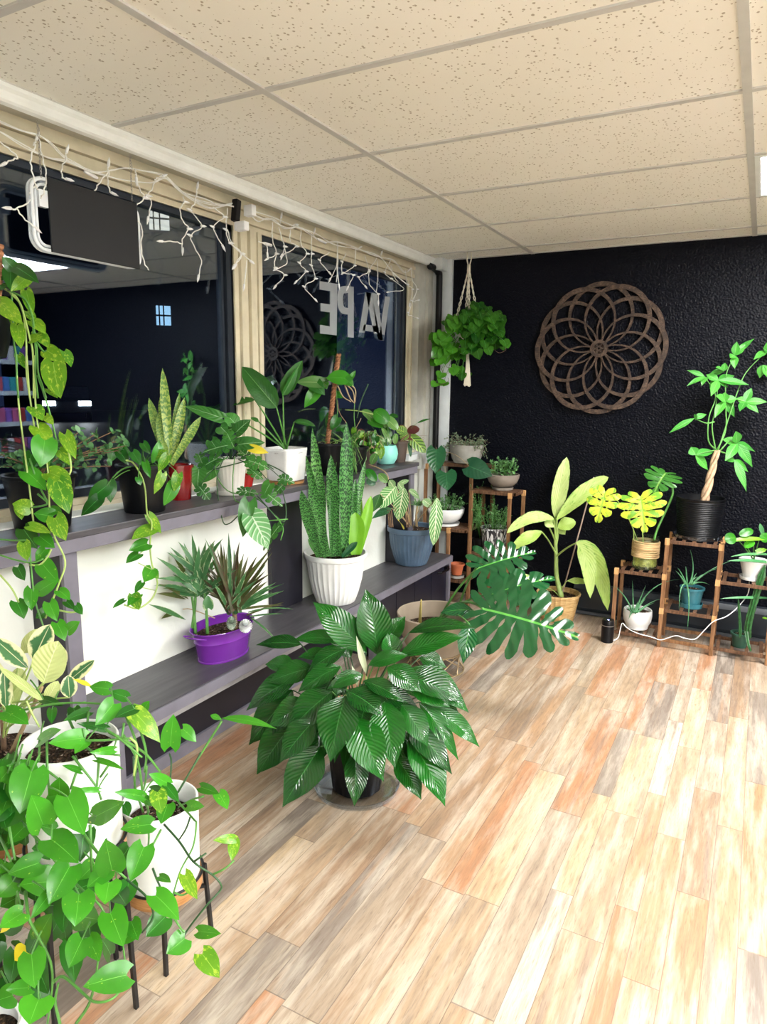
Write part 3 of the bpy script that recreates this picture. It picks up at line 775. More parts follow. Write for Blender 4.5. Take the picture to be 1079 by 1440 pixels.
cs = empty('bamboo_plant_stand', (-1.6, 4.2, 0), 'tall brown bamboo plant stand in the corner beyond the end of the bench', 'plant stand')
yc0, yc1 = 4.07, 4.30
for x, y, zt, jj in ((-1.885, yc0+.02, .93, (.93,)), (-1.885, yc1, .93, ()), (-1.60, yc0+.1, .93, (.93, .53)), (-1.50, yc1, .93, (.93,)), (-1.705, yc0, .525, (.525,)), (-1.325, yc0+.06, .775, (.775,)), (-1.29, yc1, .775, (.775,)), (-1.56, yc1, .775, ()), (-1.58, yc0+.06, .775, ())):
    post(cs, x, y, 0, zt, jj)
shelf(cs, -1.885, -1.50, yc0+.1, yc1, .935, 5, .022, 'x')
shelf(cs, -1.885, -1.585, yc0, yc0+.22, .525, 6, .022, 'x')
shelf(cs, -1.58, -1.29, yc0+.06, yc1, .78, 5, .022, 'x')
shelf(cs, -1.58, -1.31, yc0+.06, yc1, .365, 5, .022, 'x')
shelf(cs, -1.885, -1.585, yc0, yc1, .19, 5, .022, 'x')
# ------------------------------------------------------------------ pots
M_gloss = simple('white_glazed_ceramic', (.80, .82, .82), .18, var=.03, coat=.3)
M_matw = simple('white_matt_ceramic', (.80, .82, .81), .4, var=.03)
M_offw = simple('off_white_plastic', (.72, .70, .66), .38, var=.04)
M_blue = simple('slate_blue_plastic', (.075, .125, .195), .42, var=.1)
M_purple = simple('purple_enamel', (.17, .026, .34), .25, var=.06, coat=.4)
M_red = simple('red_glaze', (.16, .003, .004), .15, var=.15, coat=.6)
M_mint = simple('mint_glaze', (.25, .66, .58), .35, var=.05)
M_brown = simple('brown_matt_plastic', (.085, .062, .050), .55, var=.1)
M_stone = simple('weathered_grey_stoneware', (.30, .29, .265), .7, var=.25, nscale=9, bmp=.4, bscale=40)
M_taupe = simple('taupe_clay', (.235, .20, .17), .6, var=.1)
M_terra = simple('terracotta', (.45, .12, .05), .65, var=.1)
M_teal = simple('teal_glaze', (.035, .16, .20), .35, var=.1)
M_green = simple('dark_green_plastic', (.02, .075, .05), .45, var=.1)
M_blackpot = simple('black_plant_pot', (.0035, .004, .0055), .4, spec=.32, var=.2)
M_tan = simple('tan_resin', (.36, .295, .225), .5, var=.06)
M_wood = wood('orange_wood_band', (.34, .15, .05), (.48, .235, .085), (.58, .32, .14), (6, 6, 40))
M_clearp = mk_glass('clear_plastic_dish', (.93, .94, .94), 2.0)
POT = {}
def pot(key, label, cat, name, c, z, rb, rt, h, m, rib=None, lip=.006, lipw=.006, wall=.006, sink=.03, sx=1, sy=1, rot=0, n=48, prof=None, sm=True, group=None, part='pot'):
    r = empty(name, (c[0], c[1], z), label, cat, group)
    P = prof or [(rb*.96, 0), (rb, .004), (lerp(rb, rt, .5)+.0, h*.5), (rt, h-lip*2), (rt+lipw, h-lip*2+.001), (rt+lipw, h-.001), (rt+lipw*.5, h), (rt-wall+lipw, h), (rt-wall, h-.004), (lerp(rb, rt, max(0, 1-(sink+.01)/h))-wall, h-sink-.01)]
    mb = MB(); mb.lathe(P, (c[0], c[1], z), n, rib, sx, sy, rot); o = mb.build(part, m, r, auto=.6)
    ri = P[-1][0]
    so = soil(r, (c[0], c[1]), ri*.995, z+h-sink, sx, sy, rot)
    POT[key] = dict(root=r, c=V((c[0], c[1], z+h-sink+.005)), r=ri, body=o, h=h, z=z, rt=rt); return POT[key]
def saucer(c, z, r, m, label, h=.018, group=None, wall=.006, parent=None):
    mb = MB(); mb.lathe([(r*.85, 0), (r*.95, .002), (r, h), (r-.003, h), (r*.93-.003, .004), (0.0005, .004)], (c[0], c[1], z), 44)
    if parent: return mb.build('saucer', m, parent, auto=.6)
    return tag(mb.build('saucer', m, None, auto=.6), label, 'saucer', group)
ribf = lambda N, a: (lambda k, n, j, z: 1 - a*(1 if (k*N//n) % 2 else 0))
def flute(N, a, z0=0, z1=9):
    return lambda k, n, j, z: 1 - (a*abs(math.sin(PI*N*k/n)) if z0 < z < z1 else 0)
# counter, left to right
pot('blk1', 'trailing branchy succulent shrub in a black pot at the left end of the window counter', 'potted plant', 'potted_jade', (-1.895, 1.335), CZ, .078, .10, .165, M_blackpot)
pot('blk2', 'black pot on the window counter with a pale pothos vine hanging down the white wall', 'potted plant', 'potted_pothos', (-1.855, 1.70), CZ, .068, .085, .165, M_blackpot)
pot('red', 'yellow green snake plant in a shiny red pot on the window counter', 'potted plant', 'potted_snake_plant', (-1.94, 1.955), CZ, .042, .050, .135, M_red, rib=lambda k, n, j, z: 1-.05*(k*8//n % 2), n=32, sink=.02)
pot('swiss', 'small holed swiss cheese vine in a white ribbed pot on the window counter', 'potted plant', 'potted_swiss_cheese_vine', (-1.862, 2.16), CZ+.012, .050, .064, .135, M_offw, rib=flute(22, .05, .01, .118), n=132, sink=.02)
saucer((-1.862, 2.16), CZ, .066, M_offw, 'off white saucer under the white ribbed pot of the swiss cheese vine')
sqr = lambda k, n, j, z: min(1/abs(math.cos(2*PI*k/n)+1e-9), 1/abs(math.sin(2*PI*k/n)+1e-9), 1.22)*.86
pot('bird', 'bird of paradise plant with paddle leaves in a squarish white pot on the window counter', 'potted plant', 'potted_bird_of_paradise', (-1.875, 2.55), CZ+.016, .080, .092, .145, M_gloss, rib=sqr, n=64, rot=0, sink=.02, lipw=.001)
saucer((-1.875, 2.55), CZ, .084, M_wood, 'orange wood saucer under the squarish white pot', h=.014)
POT['bird']
pot('moss', 'climbing philodendron on a tall brown moss pole in a dark pot on the window counter', 'potted plant', 'potted_philodendron', (-1.90, 2.93), CZ, .07, .09, .16, M_blackpot)
pot('rhip', 'thin stemmed mistletoe cactus in a black pot on the counter behind the big snake plant', 'potted plant', 'potted_mistletoe_cactus', (-1.86, 3.12), CZ, .06, .075, .13, M_blackpot)
pot('hoya', 'tangled hoya with woody stems in a brown pot left of the mint green pot', 'potted plant', 'potted_hoya', (-1.90, 3.33), CZ, .055, .07, .13, M_brown)
gl = [(.03, 0), (.045, .006), (.062, .035), (.067, .062), (.063, .09), (.055, .108), (.0535, .11), (.050, .108), (.055, .09), (.057, .075)]
pot('mint', 'round leaved peperomia in a mint green globe pot on the window counter', 'potted plant', 'potted_peperomia', (-1.865, 3.50), CZ, .03, .05, .11, M_mint, prof=gl, sink=.02)
pot('maranta', 'prayer plant with blotched green and maroon leaves in a brown pot beside the mint pot', 'potted plant', 'potted_prayer_plant', (-1.865, 3.66), CZ, .038, .052, .125, M_brown, sink=.015)
# bench
pot('snake', 'big banded snake plant in a large white ribbed pot on the low bench', 'potted plant', 'potted_snake_plant', (-1.785, 2.83), BZ, .105, .152, .25, M_matw, rib=lambda k, n, j, z: 1-(.028*abs(math.sin(PI*30*k/n)) if .0 < z < .215 else 0), n=180, lip=.012, sink=.03,
    prof=[(.092, 0), (.098, .004), (.116, .055), (.132, .12), (.142, .19), (.146, .222), (.154, .226), (.158, .24), (.155, .25), (.147, .25), (.142, .225), (.138, .20)])
pot('calathea', 'white veined zebra plant in a slate blue ribbed pot on the low bench', 'potted plant', 'potted_zebra_plant', (-1.79, 3.70), BZ, .105, .15, .24, M_blue, rib=lambda k, n, j, z: 1-(.026*abs(math.sin(PI*34*k/n)) if .01 < z < .195 else 0), n=204,
    prof=[(.086, 0), (.094, .004), (.110, .045), (.126, .10), (.135, .16), (.138, .20), (.148, .204), (.150, .229), (.146, .232), (.138, .228), (.134, .20), (.13, .19)], sink=.035)
tb = pot('tub', 'narrow leaved dragon plants in a purple oval metal tub on the low bench', 'potted plant', 'potted_dragon_plants', (-1.79, 2.005), BZ, .12, .145, .125, M_purple, sx=.66, sy=1.0, n=56,
    prof=[(.116, 0), (.121, .001), (.121, .006), (.118, .008), (.134, .078), (.137, .082), (.136, .086), (.147, .121), (.152, .125), (.150, .128), (.144, .124), (.139, .10), (.135, .085)], sink=.03)
mb = MB(); yy = 2.005-.147
mb.tube(catmull([(-1.79+.04, yy+.01, BZ+.11), (-1.79+.035, yy-.03, BZ+.125), (-1.79, yy-.045, BZ+.128), (-1.79-.035, yy-.03, BZ+.125), (-1.79-.04, yy+.01, BZ+.11)]), .0025, 6); mb.build('handle', M_purple, tb['root'], smooth=True)
# corner stand
bowl = lambda r, h: [(r*.45, 0), (r*.6, .004), (r*.85, h*.35), (r*.97, h*.7), (r, h-.003), (r-.004, h), (r-.010, h-.002), (r*.93-.008, h*.72)]
pot('stone', 'grey green thyme spilling over a weathered stone bowl atop the corner stand', 'potted plant', 'potted_thyme', (-1.665, 4.235), .938, .07, .112, .118, M_stone, sink=.025,
    prof=[(.078, 0), (.084, .003), (.088, .018), (.092, .02), (.108, .07), (.113, .118), (.107, .119), (.102, .11), (.098, .09)])
pot('bowl', 'bright green sprigs in a shallow taupe bowl on the right tier of the corner stand', 'potted plant', 'potted_sedum', (-1.405, 4.22), .802, .06, .1, .082, M_taupe, prof=bowl(.104, .082), sink=.02)
saucer((-1.405, 4.22), .783, .068, M_taupe, 'taupe saucer under the shallow taupe bowl on the corner stand')
pot('wbowl', 'small leafy herbs in a wide white bowl on the corner stand', 'potted plant', 'potted_herbs', (-1.765, 4.16), .548, .07, .125, .09, M_gloss, prof=bowl(.122, .095), sink=.02)
saucer((-1.765, 4.16), .528, .092, M_gloss, 'white saucer under the wide white bowl on the corner stand')
def mk_damask():
    m, t = nt('black_on_white_damask'); uv = nd(t, 'ShaderNodeUVMap', _uv_map='UVMap').outputs[0]
    v = nd(t, 'ShaderNodeTexVoronoi', _feature='DISTANCE_TO_EDGE'); t.links.new(mapping(t, uv, (34, 9, 1)), v.inputs['Vector']); v.inputs['Scale'].default_value = 1; v.inputs['Randomness'].default_value = .7
    k = ramp(t, math_(t, 'ADD', v.outputs[0], math_(t, 'MULTIPLY', math_(t, 'SUBTRACT', noise(t, mapping(t, uv, (50, 14, 1)), 1, 2), .5), .5)), [(.10, (.03, .03, .035)), (.17, (.72, .73, .73))])
    out(t, bsdf(t, k, .4)); return m
pot('damask', 'feathery green herb in a white pot with black scroll pattern on the corner stand', 'potted plant', 'potted_rosemary', (-1.44, 4.20), .375, .07, .088, .165, mk_damask(), sink=.02)
pot('terra', 'small terracotta pot on the bottom tier of the corner stand beside the bench end', 'pot', 'terracotta_pot', (-1.66, 4.12), .212, .034, .044, .075, M_terra, sink=.02)
saucer((-1.66, 4.12), .193, .05, M_stone, 'grey saucer under the small terracotta pot')
# right stand
M_vase = mk_glass('clear_vase_glass', (.93, .96, .93), 1.5)
vr = empty('glass_vase', (-.505, 4.1, .42), 'yellow split leaf cuttings rooting in a glass vase wrapped in twine', 'vase with leaves')
MB().lathe([(.066, 0), (.069, .003), (.069, .185), (.066, .185), (.066, .006), (.0005, .006)], (-.505, 4.1, .418), 40).build('glass', M_vase, vr, auto=.6)
def mk_rope(name, a, b):
    m, t = nt(name); p = geopos(t)
    g = noise(t, mapping(t, p, (9, 9, 160)), 1.2, 4, .6); c = ramp(t, g, [(.35, a), (.65, b)])
    out(t, bsdf(t, c, .75, 0, .3, bump(t, g, .8, .004))); return m
M_rope = mk_rope('jute_twine', (.33, .20, .08), (.70, .52, .28)); M_root = simple('pale_green_roots', (.55, .55, .14), .5, var=.35, nscale=40)
mb = MB(); rg = random.Random(5)
for k in range(15):
    z = .488+k*.0062; ph = rg.random()*6; tl = rg.uniform(-.004, .004)
    mb.tube([(-.505+.0725*math.cos(a), 4.1+.0725*math.sin(a), z+tl*math.sin(a+ph)) for a in [2*PI*i/30 for i in range(30)]], .0036, 5, closed=True)
mb.build('twine_wrap', M_rope, vr, smooth=True)
mb = MB()
for k in range(150):
    a0 = rg.random()*6.28; P = []
    for i in range(6):
        a = a0+i*rg.uniform(.15, .5); r_ = .062*rg.uniform(.75, 1); P.append((-.505+r_*math.cos(a), 4.1+r_*math.sin(a), .43+rg.random()*.065))
    mb.tube(catmull(P, 3), .0016, 4)
o = mb.build('roots', M_root, vr)
rib_m = lambda k, n, j, z: 1
mp = [(.098, 0), (.103, .003)]
for k in range(19):
    z = .012+k*.0102; r_ = lerp(.104, .124, z/.215); mp += [(r_, z), (r_+.0022, z+.003), (r_+.0022, z+.006), (r_, z+.009)]
mp += [(.125, .214), (.127, .216), (.127, .222), (.121, .222), (.118, .20), (.114, .18)]
pot('money', 'money tree with braided trunk in a ribbed black pot on the right stand', 'potted plant', 'potted_money_tree', (-.245, 4.13), .622, .1, .125, .222, M_blackpot, prof=mp, sink=.03)
saucer((-.245, 4.13), .618, .13, M_clearp, 'clear plastic saucer under the ribbed black pot of the money tree', h=.022)
pot('aloe1', 'thin leaved aloe in a white bowl pot at the bottom left of the right stand', 'potted plant', 'potted_aloe', (-.52, 4.1), .072, .06, .078, .098, M_matw, sink=.018, prof=[(.05, 0), (.062, .004), (.076, .03), (.080, .06), (.078, .093), (.075, .098), (.071, .096), (.068, .08)])
saucer((-.52, 4.1), .058, .064, M_matw, 'white saucer under the white dimpled pot')
pot('aloe2', 'arching aloe in a teal pot on the middle tier of the right stand', 'potted plant', 'potted_aloe', (-.245, 4.1), .238, .047, .06, .105, M_teal, sink=.015)
saucer((-.245, 4.1), .228, .062, M_teal, 'teal saucer under the teal pot', h=.026)
pot('wpot', 'round leaved succulent in a white tapered pot on the right tier of the right stand', 'potted plant', 'potted_succulent', (.04, 4.1), .44, .045, .066, .098, M_matw, sink=.015)
saucer((.04, 4.1), .428, .062, M_matw, 'white saucer under the white tapered pot on the right stand')
pot('green', 'tall ridged cactus in a small dark green pot on the right stand', 'potted plant', 'potted_cactus', (.015, 4.06), .058, .034, .044, .08, M_green, sink=.012)
# dieffenbachia pot, tan planter, lily pot
bask = lambda k, n, j, z: 1-.03*abs(math.sin(PI*26*k/n))
M_bask = mk_rope('golden_basket_weave', (.42, .25, .09), (.66, .46, .22))
pot('dieff', 'pale drooping dumb cane in a gold ribbed basket pot by the black wall', 'potted plant', 'potted_dumb_cane', (-1.005, 4.19), 0.0, .10, .13, .175, M_bask, rib=bask, n=156, sink=.03)
tn = pot('tan', 'large split leaf monstera in a wide tan planter on a wire stand', 'potted plant', 'potted_monstera', (-1.355, 3.10), .085, .12, .20, .20, M_tan, sink=.07, n=64, prof=[(.115, 0), (.13, .004), (.155, .05), (.178, .11), (.19, .17), (.197, .2), (.199, .207), (.195, .212), (.188, .210), (.184, .19), (.178, .15), (.17, .12)], )
ws = empty('wire_plant_stand', (-1.355, 3.10, 0), 'low gold wire stand under the wide tan planter', 'plant stand')
M_gold = simple('brushed_gold_wire', (.55, .42, .25), .35, .6)
for k in range(8):
    a = 2*PI*k/8; mb = MB()
    p0 = V((-1.355+.14*math.cos(a), 3.10+.14*math.sin(a), .10)); p1 = V((-1.355+.15*math.cos(a+1.1), 3.10+.15*math.sin(a+1.1), .003)); p2 = V((-1.355+.15*math.cos(a-1.1), 3.10+.15*math.sin(a-1.1), .003))
    mb.tube([p0, p1], .003, 6); mb.tube([p0, p2], .003, 6); mb.build('wire_leg', M_gold, ws, smooth=True)
for z, r_ in ((.003, .15), (.10, .14)):
    MB().tube([(-1.355+r_*math.cos(a), 3.10+r_*math.sin(a), z) for a in [2*PI*i/40 for i in range(40)]], .003, 6, closed=True).build('ring', M_gold, ws, smooth=True)
LC = (-1.150, 1.965)
pot('lily', 'big glossy peace lily in a black nursery pot on the wooden floor', 'potted plant', 'potted_peace_lily', LC, .008, .088, .108, .2, M_blackpot, rib=lambda k, n, j, z: 1-.02*(k*24//n % 2), n=96, sink=.03)
saucer(LC, 0, .155, M_clearp, 'clear plastic saucer under the black peace lily pot', h=.024)
# diffuser
df = empty('diffuser', (-.653, 3.935, 0), 'small black cylinder diffuser on the floor beside the right stand', 'diffuser')
MB().lathe([(.032, 0), (.035, .003), (.035, .10), (.0345, .102)], (-.653, 3.935, 0), 32, cap1=True).build('body', M_blackpot, df, auto=.6)
MB().lathe([(.0355, 0), (.0355, .003)], (-.653, 3.935, .098), 32, cap1=True).build('silver_ring', M_wire, df)
MB().lathe([(.0345, 0), (.034, .022), (.03, .03), (.012, .03), (.010, .022)], (-.653, 3.935, .102), 32, cap1=True).build('cap', M_blackpot, df, auto=.6)
MB().lathe([(.004, 0), (.004, .004)], (-.653, 3.935, .125), 12, cap1=True).build('indicator_light', emit('blue_led', (.3, .35, 1), 12), df)
cb_ = MB(); cp = [(-.62, 3.95, .006), (-.60, 3.985, .02), (-.585, 3.982, .105), (-.555, 3.98, .085), (-.50, 3.975, .066), (-.42, 3.98, .055), (-.37, 3.975, .05), (-.30, 3.98, .085), (-.25, 3.98, .08), (-.20, 3.98, .085), (-.16, 3.985, .14), (-.118, 3.982, .20), (-.06, 3.99, .235), (-.01, 4.05, .28), (.03, 4.16, .33), (.03, 4.17, .40)]
cb_.tube(catmull(cp, 6), .0028, 6); tag(cb_.build('power_cord', M_bulb, smooth=True), 'white power cord looping across the front of the right bamboo stand', 'cord')
# ------------------------------------------------------------------ leaf materials
G = {}
G['lily'] = leafmat('peace_lily_leaf', (.003, .042, .005), (.010, .125, .010), vein=(.03, .17, .03), vw=.014, nlat=15, rough=.13, spec=.6, trans=.05, vb=.3)
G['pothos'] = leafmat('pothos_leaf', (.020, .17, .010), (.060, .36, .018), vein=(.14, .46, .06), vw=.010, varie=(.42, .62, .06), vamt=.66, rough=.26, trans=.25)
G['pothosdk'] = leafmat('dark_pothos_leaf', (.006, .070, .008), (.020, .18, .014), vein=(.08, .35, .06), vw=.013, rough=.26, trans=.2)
G['golden'] = leafmat('golden_pothos_leaf', (.045, .22, .012), (.20, .42, .018), vein=(.3, .5, .08), vw=.012, varie=(.38, .54, .05), vamt=.55, rough=.28, trans=.3)
G['yellow'] = leafmat('yellowing_leaf', (.70, .52, .02), (.80, .68, .05), vein=(.6, .6, .1), vw=.015, rough=.4)
G['rubber'] = leafmat('variegated_rubber_leaf', (.035, .13, .055), (.07, .20, .08), vein=(.6, .62, .35), vw=.02, edge=((.76, .76, .44), .27), rough=.25, trans=.15)
G['rubberp'] = leafmat('pale_rubber_leaf', (.46, .56, .20), (.62, .68, .30), vein=(.72, .75, .42), vw=.02, nlat=9, rough=.28, trans=.15)
G['snake'] = leafmat('banded_snake_leaf', (.09, .30, .07), (.15, .42, .10), bands=((.008, .055, .016), 9), rough=.33, trans=.08)
G['snakelime'] = leafmat('lime_snake_leaf', (.16, .42, .02), (.24, .55, .04), rough=.32, trans=.2)
G['snakey'] = leafmat('yellow_snake_leaf', (.20, .34, .06), (.38, .48, .10), bands=((.10, .23, .05), 5), rough=.33, trans=.15, edge=((.45, .5, .12), .44))
G['bird'] = leafmat('paddle_leaf', (.007, .075, .012), (.030, .19, .022), vein=(.15, .38, .1), vw=.014, nlat=26, rough=.3)
G['swiss'] = leafmat('swiss_vine_leaf', (.015, .11, .018), (.06, .26, .04), vein=(.3, .5, .25), vw=.02, nlat=7, rough=.3)
G['swissv'] = leafmat('pale_veined_leaf', (.10, .32, .10), (.14, .38, .14), vein=(.5, .65, .45), vw=.03, nlat=7, latc=(.42, .60, .38), latw=.2, rough=.3)
G['zebra'] = leafmat('zebra_plant_leaf', (.06, .25, .07), (.12, .36, .09), vein=(.75, .8, .55), vw=.04, nlat=9, latc=(.72, .80, .52), latw=.26, rough=.3)
G['drac'] = leafmat('dracaena_leaf', (.030, .12, .045), (.07, .22, .08), edge=((.42, .52, .30), .40), rough=.35)
G['dracm'] = leafmat('maroon_dracaena_leaf', (.040, .022, .016), (.08, .11, .03), edge=((.16, .05, .045), .40), rough=.35)
G['mon'] = leafmat('monstera_leaf', (.003, .055, .016), (.008, .115, .028), vein=(.10, .38, .06), vw=.012, nlat=8, rough=.15, spec=.9, trans=.06, vb=.35)
G['mony'] = leafmat('yellow_monstera_leaf', (.42, .52, .03), (.62, .66, .06), vein=(.3, .5, .05), vw=.02, varie=(.16, .40, .03), vamt=.50, nlat=6, rough=.32, trans=.3)
G['mong'] = leafmat('green_monstera_leaf', (.03, .14, .02), (.06, .24, .035), vein=(.2, .4, .08), vw=.02, nlat=6, rough=.3)
G['dieff'] = leafmat('dumb_cane_leaf', (.46, .66, .14), (.70, .82, .36), vein=(.50, .68, .2), vw=.015, varie=(.20, .46, .06), vamt=.6, nlat=12, edge=((.22, .45, .08), .46), rough=.38, trans=.25)
G['money'] = leafmat('money_tree_leaf', (.045, .26, .035), (.10, .42, .06), vein=(.2, .5, .12), vw=.025, nlat=9, rough=.3)
G['aloe'] = leafmat('aloe_leaf', (.05, .20, .07), (.09, .27, .10), varie=(.25, .4, .2), vamt=.66, rough=.35, trans=.05)
G['deep'] = leafmat('deep_philodendron_leaf', (.010, .075, .035), (.016, .12, .045), vein=(.05, .2, .08), vw=.015, nlat=7, rough=.28)
G['herb'] = leafmat('herb_leaf', (.08, .22, .08), (.20, .42, .16), rough=.45)
G['thyme'] = leafmat('grey_thyme_leaf', (.12, .20, .12), (.30, .38, .25), rough=.5)
G['jade'] = leafmat('small_shrub_leaf', (.04, .15, .06), (.14, .32, .13), rough=.3)
G['prayer'] = leafmat('prayer_plant_leaf', (.16, .34, .05), (.25, .45, .08), vein=(.4, .5, .1), vw=.03, nlat=6, latc=(.03, .09, .02), latw=.5, edge=((.45, .5, .12), .45), rough=.35)
G['maroon'] = leafmat('maroon_leaf', (.09, .012, .02), (.14, .03, .03), rough=.4)
G['olive'] = leafmat('peperomia_leaf', (.07, .19, .05), (.16, .33, .08), vein=(.35, .5, .2), vw=.02, rough=.25)
G['spathe'] = leafmat('white_spathe', (.55, .62, .42), (.68, .72, .5), rough=.4)
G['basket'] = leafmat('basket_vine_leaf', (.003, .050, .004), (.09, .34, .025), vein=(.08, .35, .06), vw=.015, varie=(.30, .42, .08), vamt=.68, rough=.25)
S_green = simple('green_stem', (.09, .27, .05), .4, var=.2); S_pale = simple('pale_stem', (.36, .50, .14), .4, var=.15); S_dark = simple('dark_green_stem', (.03, .09, .03), .45, var=.2)
S_brown = simple('woody_stem', (.20, .12, .07), .7, var=.25, nscale=60); S_tan = simple('pale_woody_stem', (.45, .33, .18), .6, var=.2)
UP = V((0, 0, 1))
def cr(x0, y0, s): return lambda x, y: (x0+x/s, y0+y/s)
class Plant:
    """collects leaves and stems of one plant; picture positions are turned into space points at that plant's own distance"""
    def __init__(s, root, conv, fn): s.root = root; s.c = conv; s.fn = fn; s.mb = {}; s.st = {}; s.sc = conv(1, 0)[0]-conv(0, 0)[0]
    xc = None
    def P(s, x, y, o=0):
        X, Y = s.c(x, y); q = s.fn(X, Y, o)
        if q.x < -1.925 and q.z < 1.0: q = pX(X, Y, -1.925+.01*(R.random()))
        if s.xc and q.x < s.xc: q = pX(X, Y, s.xc+.03*R.random())
        if q.y > 4.375: q = pY(X, Y, 4.375-.01*R.random())
        return q
    def M(s, g):
        if g not in s.mb: s.mb[g] = MB()
        return s.mb[g]
    def T(s, m):
        if m.name not in s.st: s.st[m.name] = (m, MB())
        return s.st[m.name][1]
    def L(s, b, t, w, g, sh='lance', o=0, o2=None, bend=.06, n=None, up=.5, cam=.7, fold=.15, tilt=.25, wave=.0, C=None, mon=None, curl=0, rnd=None, seg=9, m=2):
        B = s.P(b[0], b[1], o); T = s.P(t[0], t[1], o if o2 is None else o2)
        N = n or (UP*up + tocam(B)*cam + rv(tilt)); W = w*s.sc/2*dep(B)/F*{'heart': 1.13, 'lance': 1.08}.get(sh if not mon else '', 1)
        Cc = s.P(*C) if C else None
        if mon: monstera(s.M(g), B, T, N, W, bend, Cc, **mon)
        else: leaf(s.M(g), B, T, N, W, sh, bend, Cc, fold=fold, wave=wave, curl=curl, rnd=rnd, n=seg, m=m)
        return B, T
    def S(s, pts, r, m=None, o=0, r1=None):
        P = [s.P(p[0], p[1], (p[2] if len(p) > 2 else o)) for p in pts]; Q = catmull(P, 5)
        r1 = r if r1 is None else r1
        s.T(m or S_green).tube(Q, [lerp(r, r1, i/(len(Q)-1)) for i in range(len(Q))], 6, rnd=R.random())
    def stem3(s, A, B, r, m=None, lift=.25, r1=None, C=None):
        A, B = V(A), V(B); Cc = C or ((A+B)/2 + UP*lift*(B-A).length); bztube(s.T(m or S_green), A, Cc, B, r, r1 or r*.7)
    def done(s, names=None):
        for i, (g, mb) in enumerate(s.mb.items()): 
            mb.build((names or {}).get(g, 'foliage'), G[g], s.root, smooth=True)
        for k, (m, mb) in s.st.items():
            if len(mb.cut) > 9: mb.build('stems', m, s.root, smooth=True)
            else:
                for q in mb.split(): q.build('stem', m, s.root, smooth=True)
def at(d): return lambda x, y, o: pt(x, y, d+o)
def inpot(k, a=.5):
    p = POT[k]; an = R.random()*6.28; r = p['r']*a*R.random()
    return p['c']+V((r*math.cos(an), r*math.sin(an), -.01))
# ------------------------------------------------------------------ peace lily
p = Plant(POT['lily']['root'], cr(320, 780, 2.075), at(2.38))
LL = [ # base, tip, width, depth offset base, tip
((440, 292), (403, 100), 88, .06, .08), ((405, 285), (250, 138), 78, .06, .06), ((530, 228), (726, 216), 56, .0, -.04), ((500, 296), (692, 240), 62, -.04, -.06), ((345, 274), (234, 342), 54, .02, 0),
((215, 262), (82, 264), 44, .06, .1), ((330, 326), (205, 402), 56, -.02, -.04), ((205, 360), (54, 456), 76, .04, .06), ((190, 395), (62, 556), 84, .03, .05), ((185, 500), (85, 642), 84, .02, .02),
((305, 400), (170, 524), 84, -.08, -.1), ((258, 480), (154, 606), 74, -.12, -.16), ((345, 412), (300, 606), 104, -.16, -.22), ((272, 560), (160, 738), 92, -.12, -.18), ((372, 478), (456, 662), 94, -.18, -.25),
((372, 578), (370, 736), 62, -.16, -.22), ((350, 398), (453, 472), 82, -.16, -.22), ((458, 430), (490, 626), 88, -.16, -.24), ((398, 368), (516, 432), 52, -.14, -.18), ((468, 328), (566, 402), 64, -.12, -.16),
((412, 322), (532, 294), 44, -.04, -.06), ((540, 330), (706, 462), 76, -.06, -.1), ((520, 352), (692, 432), 76, -.1, -.12), ((600, 445), (736, 562), 52, -.06, -.1), ((560, 430), (675, 602), 50, -.08, -.12),
((510, 440), (586, 562), 66, -.14, -.18), ((520, 480), (656, 642), 74, -.1, -.16), ((530, 540), (636, 736), 94, -.12, -.2), ((490, 590), (566, 716), 66, -.12, -.18), ((515, 530), (596, 650), 66, -.08, -.12),
((540, 372), (650, 446), 84, -.1, -.14), ((330, 250), (190, 250), 46, .08, .1), ((395, 350), (290, 392), 44, -.1, -.14), ((330, 360), (318, 412), 42, -.12, -.14), ((400, 450), (380, 540), 60, -.12, -.2),
((300, 300), (205, 300), 50, .05, .05), ((470, 250), (520, 180), 50, .1, .1), ((480, 300), (470, 225), 56, .04, .06), ((250, 330), (120, 372), 60, .05, .05), ((240, 430), (120, 500), 70, 0, -.02),
((300, 470), (235, 640), 72, -.04, -.08), ((470, 500), (530, 640), 70, -.02, -.06), ((590, 400), (690, 520), 56, -.02, -.05), ((420, 400), (560, 450), 60, -.1, -.12), ((360, 300), (300, 220), 54, .12, .14),
((300, 360), (250, 470), 64, -.04, -.06), ((440, 380), (420, 480), 70, -.08, -.1), ((200, 330), (110, 320), 50, .12, .16), ((560, 300), (640, 330), 52, .04, .04), ((280, 520), (240, 560), 60, -.02, -.02), ((500, 400), (470, 540), 80, -.02, -.05)]
for b_, t_, w_, o1, o2 in LL:
    B, T = p.L(b_, t_, w_*1.12, 'lily', 'lance', o1, o2, bend=.09, up=.55, cam=.55, fold=.22, wave=.03, seg=12, m=2)
    A = inpot('lily', .45); p.stem3(A, B, .0032, S_dark if R.random() < .6 else S_green, .15)
for k in range(34):      # inner and rear leaves that fill the crown
    a = R.uniform(0, 2*PI); A = inpot('lily', .4); h = R.uniform(.12, .34); r_ = R.uniform(.05, .17)
    B = V((LC[0]+r_*math.cos(a)*.8, LC[1]+r_*math.sin(a)*.8, .16+h*.7)); dr = V((math.cos(a), math.sin(a), 0))
    T = B + dr*R.uniform(.1, .17) + V((0, 0, -R.uniform(.02, .14)))
    if T.z < .05: T.z = .05
    leaf(p.M('lily'), B, T, UP+dr*.3+rv(.2), .032, 'lance', .08, fold=.2, wave=.03, n=10); p.stem3(A, B, .003, S_dark, .1)
p.L((407, 352), (376, 236), 18, 'spathe', 'lance', -.02, -.02, fold=.5); p.L((380, 388), (362, 322), 14, 'spathe', 'lance', -.06, -.06, fold=.5)
